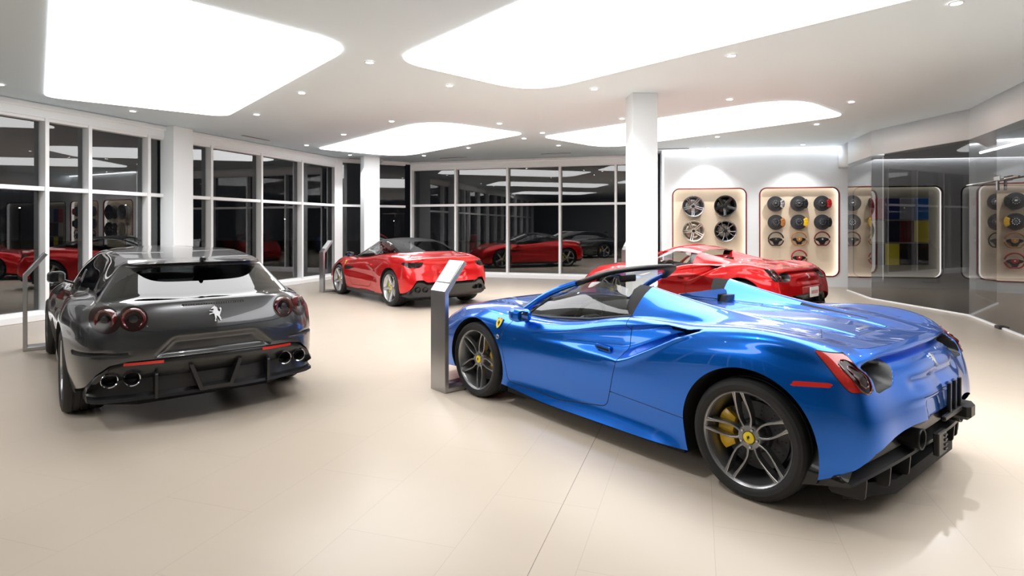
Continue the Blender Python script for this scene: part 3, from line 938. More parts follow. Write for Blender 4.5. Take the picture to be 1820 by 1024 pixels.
        cs = []
        for t, w, h in ((-.075, .035, .03), (-.07, .062, .047), (-.03, .085, .06), (.03, .075, .055), (.075, .045, .035), (.085, .02, .015)):
            cs.append([np.array((.66 + t + .02 * a, k * (.955 + a * w * .9), .825 + b * h * .9)) for a, b in rrect(-1, -1, 1, 1, .6, 4)])
        mm.loft(cs)
        mo = mm.build('door_mirror', col, root, angle=50)
        ms = MB(); ms.loft([[np.array((.69 + a * .03, k * y0, z0 + b * .012)) for a, b in rrect(-1, -1, 1, 1, .6, 3)] for y0, z0 in ((.80, .785), (.86, .797), (.92, .81))])
        ms.build('mirror_arm', M['black'], mo)
        mg = MB(); mg.prism([(k * .955 + a * .046, .825 + b * .034) for a, b in rrect(-1, -1, 1, 1, .5, 4)], .5735, .579, 0)
        mg.build('mirror_glass', M['gloss_black'], mo)
    hh = MB(); sc = []
    full = list(hd) + [p * np.array((1, -1, 1)) for p in hd[-2::-1]]
    for i, p in enumerate(full):
        e = min(i, len(full) - 1 - i); w = .045 + .035 * min(1, e / 8)
        sc.append([p + np.array((a * w - .03, 0, b * .022 - a * .012)) for a, b in rrect(-1, -1, 1, 1, .7, 3)])
    hh.loft(sc)
    hh.build('windscreen_header', M['black'] if not roof else col, root, angle=50)
    # cockpit
    tub = MB()
    tub.box((-.55, -.78, .20), (1.0, .78, .24))
    tub.box((-.60, -.70, .22), (-.52, .70, .93), .02)                 # bulkhead
    for k in (1, -1):
        tub.prism(round_poly([(.95, .24), (.95, .77), (.5, .79), (0, .83), (-.42, .90), (-.5, .24)], .03, 3), k * .70, k * .80, 1, 0, .01)
    tub.box((-.2, -.10, .24), (.75, .10, .52), .04)
    to = tub.build('cockpit_lining', M['leather'], root)
    ds = MB()
    ds.loft([[np.array((.72 + a * .18 + .04 * (1 - (yy / .75) ** 2), yy, .74 + b * .075 + hgt)) for a, b in rrect(-1, -1, 1, 1, .7, 4)] for yy, hgt in ((-.74, 0), (-.5, .01), (-.2, .005), (0, .0), (.2, .02), (.38, .05), (.55, .03), (.74, 0))])
    ds.build('dashboard', M['leather'], root, angle=50)
    for k in (1, -1): make_seat(root, .02, k * .37, M['leather_grey'], .60, .26)
    make_steering_wheel('steering_wheel', .175, root, frame((.42, .37, .76), (0, -1, 0), (-.35, 0, 1)), M['leather'], M['black'], M['leather'], M['yel_badge'])
    rm = MB(); rm.loft([[np.array((.30 + .01 * a, yy, 1.10 + b * .03)) for a, b in rrect(-1, -1, 1, 1, .6, 3)] for yy in (-.10, -.09, .09, .10)])
    rm.build('rear_view_mirror', M['black'], root)
    # buttress fronts behind the seats
    for k in (1, -1):
        bt = MB()
        R0 = [(-.385, .775, .925), (-.385, .70, 1.004), (-.385, .60, 1.082), (-.385, .50, 1.109), (-.385, .42, 1.03), (-.385, .35, .954)]
        R1 = [(-.30, .765, .918), (-.27, .685, 1.006), (-.245, .59, 1.086), (-.24, .50, 1.116), (-.26, .425, 1.05), (-.30, .36, .955)]
        R2 = [(-.31, .755, .90), (-.30, .67, .97), (-.30, .585, 1.03), (-.30, .50, 1.06), (-.31, .43, 1.0), (-.32, .38, .93)]
        bt.loft([[np.array(p) * (1, k, 1) for p in R] for R in (R0, R1, R2)], caps=False, closed=False)
        bt.add([np.array(p) * (1, k, 1) for p in R2] + [np.array((-.33, k * .57, .90))], [[i, i + 1, 6] for i in range(5)])
        bt.build('buttress_trim', M['matt'] if not roof else M['black'], root, angle=30)
    ws = MB(); ws.prism(round_poly([(-.36, .94), (.36, .94), (.36, 1.035), (.30, 1.05), (-.30, 1.05), (-.36, 1.035)], .03, 4), -.445, -.44, 0)
    ws.build('wind_stop', M['dark_glass'], root)
    if roof:
        rr = []
        pr = [(hd[0] + (0, .01, .012)), hd[4] + (0, 0, .02), hd[9] + (0, 0, .022), hd[15] + (0, 0, .022)]
        st = []
        for t in np.linspace(0, 1, 12):
            x1 = -.40
            row = []
            for i in range(16):
                p = hd[i] + np.array((-.02, 0, .012))
                yy = p[1] + (.60 * (1 - i / 15) - p[1]) * t
                zr = np.interp(yy, [0, .30, .50, .60], [1.150, 1.148, 1.125, 1.085])
                row.append(np.array((p[0] + (x1 - p[0]) * t, yy, p[2] + (zr - p[2]) * t + .022 * math.sin(PI * t))))
            st.append(row + [q * np.array((1, -1, 1)) for q in row[-2::-1]])
        rb = MB(); rb.loft(st, caps=False, closed=False)
        rb.build('roof', col, root, angle=0)
    return root
# ------------------------------------------------------------------ closed cars: one skin from the sills to the roof edge plus a roof lid
def coupe_skin(net, nu, nv, crown, disp=None):
    S = Skin(); net = glass_rows(net); G = skin(net, nu, nv)
    if disp: disp(G)
    S.add_grid(G, 'body')
    top = G[-1]; rows = []
    f, r = top[0], top[-1]
    for t in np.linspace(0, 1, 16):
        k = np.clip((f[0] - top[:, 0]) / (f[0] - r[0]), 0, 1)
        zc = f[2] + (r[2] - f[2]) * k + crown * np.sin(PI * k) ** .8
        z = zc + (top[:, 2] - zc) * (1 - t) ** 1.9
        rows.append(np.stack([top[:, 0], top[:, 1] * (1 - t), z, top[:, 3], np.full(top.shape[0], 20 + t)], 1))
    S.add_grid(np.array(rows), 'roof')
    return S

def glass_rows(net):
    """extra rows just above the waist and just below the roof so that the panes run straight"""
    net = [[np.array(p, float) for p in r] for r in net]
    a, m, b = net[8], net[9], net[10]
    q = lambda t: [bes([0, .5, 1], np.array([p0, p1, p2]), [t])[0] for p0, p1, p2 in zip(a, m, b)]
    return net[:9] + [q(.14), m, q(.86)] + net[10:]

def win(poly):
    """a region given in (column, row) numbers of the skin"""
    P = np.array(poly, float); P[:, 1] = np.interp(P[:, 1], [0, 8, 8.5, 9, 9.5, 10, 11], [0, 8, 9.4, 10, 10.6, 12, 13])
    f = sdf(P)
    return lambda V: np.where(V[:, 4] < 19, f(V[:, 3:5]) * .15, 1.0)

def floor_pan(root, xs, w=.80, z=.13):
    u = MB(); f, fa, ra, r = xs
    ol = [(f, .5), (fa + .42, w), (fa + .40, .52), (fa - .40, .52), (fa - .42, w + .06), (ra + .42, w + .06), (ra + .40, .52), (ra - .40, .52), (ra - .42, w), (r, .5)]
    u.prism(ol + [(x, -y) for x, y in ol[::-1]], z, z + .08, 2)
    u.build('floor_pan', M['matt'], root)

# ---- shooting brake
XG = [1.95, 1.495, 1.0, .5, 0, -.5, -1.0, -1.495, -1.93]
FG = [[(2.38, 0, .17), (2.32, .5, .17), (2.15, .83, .19)], [(2.41, 0, .30), (2.35, .5, .30), (2.16, .87, .32)], [(2.43, 0, .45), (2.35, .5, .45), (2.14, .88, .46)],
      [(2.41, 0, .56), (2.32, .49, .57), (2.10, .86, .58)], [(2.34, 0, .64), (2.26, .47, .65), (2.07, .81, .66)], [(2.24, 0, .70), (2.17, .44, .71), (2.02, .75, .72)],
      [(2.10, 0, .74), (2.05, .40, .75), (1.98, .66, .765)], [(1.9, 0, .79), (1.88, .36, .79), (1.86, .56, .80)], [(1.25, 0, .935), (1.23, .36, .93), (1.16, .60, .915)],
      [(.80, 0, 1.13), (.78, .34, 1.12), (.72, .55, 1.10)], [(.40, 0, 1.30), (.38, .31, 1.29), (.33, .49, 1.265)], [(.28, 0, 1.335), (.265, .29, 1.325), (.23, .45, 1.305)]]
SG = [[(.88, .19), (.90, .2), (.90, .18), (.92, .17), (.925, .17), (.925, .17), (.92, .18), (.92, .2), (.90, .25)],
      [(.92, .32), (.95, .32), (.925, .30), (.915, .29), (.915, .29), (.925, .30), (.95, .32), (.972, .33), (.925, .35)],
      [(.93, .45), (.97, .45), (.945, .45), (.935, .45), (.935, .45), (.945, .45), (.97, .45), (.988, .46), (.942, .46)],
      [(.92, .57), (.97, .58), (.95, .58), (.94, .58), (.935, .58), (.945, .58), (.975, .58), (.992, .59), (.947, .57)],
      [(.88, .66), (.945, .70), (.94, .70), (.925, .70), (.915, .70), (.928, .71), (.962, .72), (.985, .735), (.94, .70)],
      [(.82, .72), (.89, .80), (.90, .79), (.885, .79), (.875, .80), (.885, .82), (.93, .84), (.96, .86), (.925, .825)],
      [(.74, .77), (.80, .865), (.835, .85), (.845, .85), (.85, .87), (.85, .895), (.875, .915), (.90, .935), (.865, .895)],
      [(.64, .81), (.70, .89), (.765, .875), (.80, .885), (.81, .905), (.80, .93), (.79, .95), (.79, .965), (.79, .94)],
      [(1.10, .665, .91), (1.0, .715, .90), (.84, .765, .89), (.45, .79, .90), (0, .80, .918), (-.5, .788, .945), (-1.0, .765, .968), (-1.46, .755, .982), (-1.80, .755, .965)],
      [(.66, .605, 1.085), (.58, .64, 1.085), (.46, .672, 1.095), (.2, .70, 1.115), (-.1, .705, 1.13), (-.5, .70, 1.135), (-1.0, .685, 1.13), (-1.42, .672, 1.12), (-1.72, .665, 1.09)],
      [(.28, .53, 1.25), (.22, .555, 1.25), (.14, .575, 1.255), (.0, .59, 1.27), (-.2, .60, 1.28), (-.5, .60, 1.285), (-1.0, .588, 1.275), (-1.4, .578, 1.25), (-1.66, .570, 1.222)],
      [(.18, .49, 1.29), (.13, .51, 1.29), (.06, .525, 1.295), (-.05, .535, 1.305), (-.22, .54, 1.315), (-.5, .54, 1.32), (-1.0, .532, 1.312), (-1.42, .525, 1.288), (-1.72, .52, 1.262)]]
RG = [[(-2.22, .82, .27), (-2.36, .62, .26), (-2.40, .32, .26), (-2.41, 0, .26)], [(-2.23, .855, .36), (-2.40, .64, .36), (-2.45, .33, .36), (-2.46, 0, .36)],
      [(-2.22, .87, .47), (-2.40, .66, .47), (-2.455, .33, .47), (-2.47, 0, .47)], [(-2.20, .88, .57), (-2.40, .68, .58), (-2.46, .34, .58), (-2.475, 0, .58)],
      [(-2.165, .885, .70), (-2.375, .70, .72), (-2.445, .34, .735), (-2.462, 0, .74)], [(-2.12, .875, .815), (-2.335, .68, .85), (-2.405, .34, .865), (-2.42, 0, .87)],
      [(-2.06, .845, .88), (-2.28, .655, .925), (-2.365, .33, .94), (-2.38, 0, .945)], [(-2.02, .815, .915), (-2.225, .635, .957), (-2.33, .325, .966), (-2.35, 0, .968)],
      [(-1.985, .755, .945), (-2.165, .60, .98), (-2.28, .31, .985), (-2.30, 0, .986)], [(-1.84, .662, 1.08), (-1.995, .545, 1.097), (-2.095, .29, 1.10), (-2.115, 0, 1.10)],
      [(-1.70, .575, 1.215), (-1.825, .49, 1.212), (-1.91, .275, 1.214), (-1.93, 0, 1.215)], [(-1.80, .525, 1.245), (-1.95, .45, 1.243), (-2.04, .265, 1.250), (-2.06, 0, 1.253)]]

def make_gtc(pos, rot, label):
    root = empty('shooting_brake_car', (pos[0], pos[1], 0), rot, label, 'car')
    def disp(G):
        x, y, z = G[..., 0].copy(), G[..., 1].copy(), G[..., 2].copy()
        rear = x < -2.05
        # number plate recess (a trapezium), side slots above the tail pipes, hatch lower edge
        pl = sdf(round_poly([(-.30, .685), (.30, .685), (.44, .545), (-.44, .545)], .02))
        d = np.where(rear, pl(np.stack([y.ravel(), z.ravel()], 1)).reshape(x.shape), 1)
        G[..., 0] += .03 * sm(0, .018, -d)
        sl = sdf(round_poly([(.93, .615), (.60, .60), (.58, .585), (.93, .575)], .01))
        d = np.where(rear, sl(np.stack([y.ravel(), z.ravel()], 1)).reshape(x.shape), 1)
        G[..., 0] += .06 * sm(0, .02, -d)
        # crisp shoulder over the rear wheel and a scalloped flank
        sd = (y > .6) & (x > -2.1)
        G[..., 1] += np.where(sd, -.030 * np.exp(-((z - .68) / .07) ** 2) * sm(-1.0, -.4, x) * (1 - sm(.7, 1.1, x)), 0)
    S = coupe_skin(net_from(FG, XG, SG, RG), 300, 96, .022, disp)
    side = lambda poly: (lambda V, f=sdf(poly): np.where((V[:, 1] > .45) & (V[:, 4] < 19), f(V[:, [0, 2]]), 1.0))
    back = lambda poly: (lambda V, f=sdf(poly): np.where((V[:, 0] < -1.9) & (V[:, 4] < 19), f(V[:, 1:3]), 1.0))
    arches(S, 'body', [(1.495, .34, .388), (-1.495, .3575, .405)])
    # lower black part of the bumper
    low = lambda y: np.interp(np.abs(y), [0, .60, .72, .80, .86, .92], [.533, .535, .51, .44, .34, .27])
    S.region(lambda V: np.where((V[:, 0] < -1.95) & (V[:, 4] < 19), V[:, 2] - low(V[:, 1]), 1.0), 'under', only=['body'])
    S.drop('under')
    # glass
    S.region(win(round_poly([(-.5, 8.12), (2.35, 8.15), (2.75, 10.0), (-.5, 10.4)], .2)), 'windscreen', only=['body'])
    S.region(win(round_poly([(4.1, 8.12), (11.35, 8.20), (11.15, 8.9), (10.4, 9.9), (8.5, 10.25), (5.0, 10.2), (3.6, 9.6)], [.2, .3, .3, .4, .5, .4, .3])), 'side_glass', only=['body'])
    S.region(win(round_poly([(8.0, 8.0), (8.18, 8.0), (8.1, 10.4), (7.92, 10.4)], .02)), 'gloss', only=['side_glass'])
    S.region(back(round_poly([(.745, .955), (0, .972), (-.2, .972), (-.2, 1.215), (0, 1.215), (.35, 1.21), (.50, 1.195), (.565, 1.16)], [.03, 0, 0, 0, 0, .1, .06, .05])), 'hatch_glass', only=['body'])
    # hatch outline
    hp = sdf(round_poly([(.785, .945), (.66, .79), (.47, .745), (0, .735), (-.3, .735), (-.3, 1.4), (.55, 1.4), (.60, 1.20)], [.06, .08, .05, 0, 0, 0, 0, .05]))
    S.line(lambda V: np.where((V[:, 0] < -1.75) & (V[:, 4] < 19) & (V[:, 2] < 1.25), hp(V[:, 1:3]), 1.0), .0055, only=['body'])
    # door lines
    S.region(side(round_poly([(.95, 1.5), (.95, .88), (.97, .5), (.90, .26), (-.35, .26), (-.52, .45), (-.56, .75), (-.50, 1.5)], [0, .05, .1, .06, .1, .1, .1, 0])), 'door', only=['body'], gap=.006)
    # lamps
    lp = lambda V: np.minimum(np.hypot((V[:, 1] - .735) / .95, V[:, 2] - .845) - .098, np.hypot(V[:, 1] - .565, V[:, 2] - .85) - .094)
    S.region(lambda V: np.where((V[:, 0] < -1.9) & (V[:, 4] < 19), lp(V), 1.0), 'lamp', only=['body', 'gap'])
    S.region(back(round_poly([(.24, .918), (.24, .934), (-.3, .934), (-.3, .918)], .006)), 'brake', only=['body'])
    S.region(back(round_poly([(.93, .612), (.61, .602), (.585, .588), (.93, .575)], .008)), 'slot', only=['body'])
    S.mirror(); S.normals()
    g = M['grey']
    S.part('body_shell', {'body': 0, 'gap': 1, 'liner': 2, 'roof': 0, 'gloss': 3}, [g, M['gap'], M['liner'], M['gloss_black']], root)
    S.part('windscreen', {'windscreen': 0}, [M['car_glass']], root)
    S.part('hatch_window', {'hatch_glass': 0}, [M['dark_glass']], root)
    for sd in 'LR':
        S.part('door', {'door': 0}, [g], root, sides=sd, both=False)
        S.part('side_window', {'side_glass': 0}, [M['dark_glass']], root, sides=sd, both=False)
        S.part('bumper_slot', {'slot': 0}, [M['gap']], root, sides=sd, both=False)
        S.part('lamp_housing', {'lamp': 0}, [M['lens_dark']], root, sides=sd, both=False)
    tail = S.V[(S.V[:, 0] < -1.8) & (S.V[:, 4] < 19) & (S.V[:, 1] > 0)]
    sx = lambda y, z: float(tail[np.argmin((tail[:, 1] - y) ** 2 + (tail[:, 2] - z) ** 2), 0])
    for k in (1, -1):
        for cy, cz, R in ((.735, .845, .082), (.565, .85, .082)):
            lamp = MB(); x0 = sx(cy, cz); dx = (sx(cy + .06, cz) - sx(cy - .06, cz)) / .12; dz = (sx(cy, cz + .06) - sx(cy, cz - .06)) / .12
            nrm = np.array((-1, dx * k, dz)); T = frame((x0, k * cy, cz), np.cross(nrm, (0, 0, 1)) * -1, (0, 0, 1))
            if np.dot(T((0, 0, 1)) - T((0, 0, 0)), nrm) < 0: T = frame((x0, k * cy, cz), np.cross(nrm, (0, 0, 1)), (0, 0, 1))
            lamp.lathe([(R, -.03), (R, .012), (R - .006, .020), (R - .014, .018), (R - .022, .006)], 36, T, 0)
            lamp.lathe([(R - .022, .006), (R - .034, .002), (.030, .0)], 36, T, 1)
            lamp.lathe([(.034, .0), (.030, .012), (.018, .016), (.001, .017)], 24, T, 2)
            lamp.build('tail_lamp', [M['lens_ring'], M['lens_dark'], M['carbon']], root, angle=50)
    S.part('high_brake_lamp', {'brake': 0}, [M['gap']], root)
    bl = MB()
    for k in range(24):
        yy = -.215 + .43 * k / 23; x0 = sx(abs(yy), .926)
        bl.box((x0 - .003, yy - .005, .9225), (x0 + .002, yy + .005, .9295))
    bl.build('brake_lamp_diode', M['steel'], root)
    floor_pan(root, (2.1, 1.495, -1.495, -2.15))
    # black bumper with the tail pipes
    d = MB(); secs = []
    for yy in np.linspace(-.85, .85, 61):
        a = abs(yy); zt = float(low(yy)); xo = -2.27 - .195 * (1 - (a / .93) ** 2.4); zb = .215 if a < .80 else np.interp(a, [.80, .93], [.215, .25])
        hole = float(sm(.46, .54, a) * (1 - sm(.80, .86, a)))
        secs.append([np.array(p) for p in ((xo + .02, yy, zt + .004), (xo + .005, yy, zt - .02), (xo + .012, yy, zt - .07 if a < .8 else zt - .03), (xo + .09, yy, zt * .5 + zb * .5), (xo + .08 - .02 * hole, yy, zb + .05), (xo + .015, yy, zb + .035), (xo + .01, yy, zb + .012), (xo + .05, yy, zb), (xo + .5, yy, zb - .03), (xo + .3, yy, zt))])
    d.loft(secs); df = d.build('rear_diffuser', M['carbon'], root, angle=40)
    v = MB()                                                  # frame of the rear fog lamp
    v.prism([(-.20, .46), (-.12, .24), (.12, .24), (.20, .46), (.17, .46), (.10, .27), (-.10, .27), (-.17, .46)], -2.475, -2.36, 0, 0)
    v.build('fog_lamp_frame', M['black'], df)
    for yy in (.42, -.42):
        f = MB(); f.prism(round_poly([(-2.44, .22), (-2.45, .42), (-2.36, .44), (-2.2, .2)], .02, 3), yy - .01, yy + .01, 1)
        f.build('diffuser_fin', M['black'], df)
    for k in (1, -1):
        for cy in (.715, .575):
            e = MB(); T = lambda p, k=k, cy=cy: np.array((-p[2], k * cy + p[0], .395 + p[1]))
            xo = 2.27 + .195 * (1 - (cy / .93) ** 2.4)
            e.lathe([(.045, xo - .2), (.0545, xo - .02), (.058, xo), (.055, xo + .006), (.049, xo)], 32, T, 0)
            e.lathe([(.049, xo), (.047, xo - .12), (.001, xo - .12)], 32, T, 1)
            e.build('exhaust_tip', [M['chrome'], M['gap']], root)
        r = MB(); pts = [np.array((sx(a, .50) - .012 if False else -2.27 - .195 * (1 - (a / .93) ** 2.4) + .006, k * a, .508)) for a in np.linspace(.37, .63, 8)]
        r.loft([[p + np.array((-.006 * (1 if i < 2 else -1), 0, .011 * (1 if i in (1, 2) else -1))) for i in range(4)] for p in pts])
        tag(r.build('bumper_reflector', M['reflector'], root), 'red reflector strip')
    horse_badge('horse_emblem', root, frame((sx(.02, .845) - .002, 0, .845), (0, -1, 0), (.30, 0, 1)), .040, .012, M['emblem'])
    an = MB(); an.loft([[np.array((x, a * w, 1.262 + h * (1 + b))) for a, b in rrect(-1, -1, 1, 1, .8, 3)] for x, w, h in ((-1.93, .01, .004), (-1.98, .022, .012), (-2.04, .024, .018), (-2.07, .01, .014))])
    an.build('roof_antenna', M['black'], root, angle=60)
    # mirrors
    for k in (1, -1):
        mm = MB()
        mm.loft([[np.array((.83 + t + .02 * a, k * (.90 + a * w * .85), .98 + b * h)) for a, b in rrect(-1, -1, 1, 1, .6, 4)] for t, w, h in ((-.075, .05, .04), (-.07, .085, .06), (-.02, .10, .068), (.04, .085, .06), (.085, .05, .04))])
        mo = mm.build('door_mirror', g, root, angle=50)
        ms = MB(); ms.loft([[np.array((.86 + a * .03, k * y0, z0 + b * .014)) for a, b in rrect(-1, -1, 1, 1, .6, 3)] for y0, z0 in ((.74, .90), (.80, .925), (.85, .95))])
        ms.build('mirror_arm', M['black'], mo)
        mg = MB(); mg.prism([(k * .90 + a * .06, .98 + b * .048) for a, b in rrect(-1, -1, 1, 1, .5, 4)], .7475, .753, 0)
        mg.build('mirror_glass', M['gloss_black'], mo)
    for xx, R, w in ((1.495, .340, .245), (-1.495, .3575, .295)):
        for k in (1, -1):
            make_wheel('wheel', w, R, 'star', M['rim_silver'], M['rim_edge'], root, (xx, k * (.965 - w / 2), R), right=(k < 0), rot=.4, cal='yellow', cal_a=PI if (xx > 0) == (k > 0) else 0)
    # inside
    tub = MB(); tub.box((-1.9, -.74, .22), (.95, .74, .30)); tub.box((-2.15, -.62, .60), (-1.35, .62, .70), .03)
    for k in (1, -1): tub.box((-1.9, k * .74 - .04, .25), (.95, k * .74 + .04, .86), .02)
    tub.build('cabin_lining', M['leather'], root)
    ds = MB(); ds.loft([[np.array((.80 + a * .2, yy, .80 + b * .09)) for a, b in rrect(-1, -1, 1, 1, .7, 4)] for yy in (-.74, -.4, 0, .4, .74)]); ds.build('dashboard', M['leather'], root, angle=50)
    for xx in (-.05, -.95):
        for k in (1, -1): make_seat(root, xx, k * .37, M['leather'], .62, .34)
    make_steering_wheel('steering_wheel', .18, root, frame((.45, .37, .86), (0, -1, 0), (-.35, 0, 1)), M['leather'], M['black'], M['leather'], M['yel_badge'])
    return root

# ---- hardtop convertible
XP = [1.80, 1.335, .9, .45, 0, -.42, -.87, -1.335, -1.72]
FP = [[(2.22, 0, .15), (2.16, .5, .15), (2.0, .82, .17)], [(2.26, 0, .28), (2.2, .5, .28), (2.02, .86, .30)], [(2.28, 0, .42), (2.2, .5, .42), (2.0, .87, .43)],
      [(2.27, 0, .53), (2.18, .49, .54), (1.96, .85, .55)], [(2.22, 0, .62), (2.12, .47, .63), (1.93, .80, .65)], [(2.12, 0, .68), (2.04, .44, .69), (1.89, .75, .715)],
      [(1.98, 0, .72), (1.92, .40, .735), (1.85, .67, .755)], [(1.75, 0, .78), (1.73, .36, .785), (1.71, .56, .795)], [(1.05, 0, .92), (1.03, .35, .915), (.98, .58, .90)],
      [(.62, 0, 1.11), (.60, .33, 1.10), (.55, .52, 1.08)], [(.22, 0, 1.262), (.205, .30, 1.255), (.165, .475, 1.235)], [(.12, 0, 1.292), (.11, .27, 1.284), (.08, .425, 1.268)]]
SP = [[(.88, .18), (.90, .19), (.89, .18), (.90, .18), (.905, .19), (.91, .20), (.92, .21), (.91, .22), (.90, .25)],
      [(.91, .30), (.94, .30), (.92, .29), (.90, .28), (.895, .28), (.905, .29), (.94, .31), (.955, .32), (.935, .34)],
      [(.92, .43), (.955, .44), (.94, .43), (.925, .42), (.92, .42), (.93, .43), (.96, .45), (.968, .46), (.945, .46)],
      [(.91, .55), (.955, .57), (.945, .56), (.93, .56), (.925, .57), (.935, .58), (.965, .58), (.97, .59), (.945, .58)],
      [(.87, .645), (.93, .70), (.925, .69), (.91, .69), (.905, .70), (.92, .715), (.955, .725), (.962, .74), (.93, .72)],
      [(.81, .71), (.875, .79), (.89, .775), (.885, .775), (.88, .795), (.89, .82), (.925, .84), (.935, .86), (.90, .84)],
      [(.75, .76), (.80, .852), (.84, .83), (.85, .835), (.85, .868), (.86, .905), (.875, .94), (.88, .958), (.84, .925)],
      [(.64, .80), (.69, .872), (.765, .855), (.80, .862), (.80, .895), (.79, .938), (.765, .98), (.745, 1.0), (.72, .972)],
      [(.93, .64, .895), (.85, .70, .888), (.70, .755, .883), (.35, .785, .888), (-.02, .785, .91), (-.42, .77, .955), (-.78, .725, 1.0), (-1.02, .68, 1.02), (-1.20, .655, 1.025)],
      [(.50, .575, 1.07), (.43, .615, 1.07), (.31, .65, 1.08), (.1, .675, 1.10), (-.18, .68, 1.125), (-.46, .672, 1.14), (-.70, .65, 1.145), (-.88, .625, 1.145), (-1.0, .60, 1.13)],
      [(.12, .52, 1.225), (.06, .545, 1.225), (-.02, .565, 1.23), (-.14, .578, 1.24), (-.28, .58, 1.245), (-.42, .575, 1.245), (-.56, .56, 1.24), (-.66, .548, 1.232), (-.73, .535, 1.222)],
      [(.04, .465, 1.256), (0, .485, 1.258), (-.05, .50, 1.264), (-.15, .515, 1.272), (-.28, .52, 1.276), (-.40, .515, 1.275), (-.52, .50, 1.27), (-.60, .49, 1.262), (-.66, .475, 1.254)]]
RP = [[(-1.93, .85, .26), (-2.08, .60, .24), (-2.14, .3, .24), (-2.16, 0, .24)], [(-1.955, .88, .35), (-2.12, .64, .35), (-2.18, .32, .35), (-2.20, 0, .35)],
      [(-1.955, .90, .46), (-2.12, .66, .47), (-2.18, .32, .47), (-2.20, 0, .47)], [(-1.94, .91, .58), (-2.09, .67, .59), (-2.14, .32, .60), (-2.16, 0, .60)],
      [(-1.90, .905, .71), (-2.06, .68, .72), (-2.12, .33, .725), (-2.14, 0, .725)], [(-1.86, .885, .82), (-2.02, .67, .845), (-2.09, .33, .86), (-2.112, 0, .862)],
      [(-1.83, .84, .905), (-2.035, .63, .932), (-2.145, .32, .953), (-2.185, 0, .958)], [(-1.74, .70, .955), (-1.90, .56, .968), (-1.98, .30, .978), (-2.01, 0, .98)],
      [(-1.36, .575, 1.03), (-1.47, .45, 1.045), (-1.54, .25, 1.05), (-1.56, 0, 1.05)], [(-1.06, .55, 1.135), (-1.12, .43, 1.15), (-1.16, .25, 1.155), (-1.17, 0, 1.155)],
      [(-.76, .50, 1.225), (-.79, .40, 1.24), (-.81, .23, 1.247), (-.815, 0, 1.25)], [(-.68, .44, 1.258), (-.70, .35, 1.27), (-.715, .20, 1.277), (-.72, 0, 1.28)]]

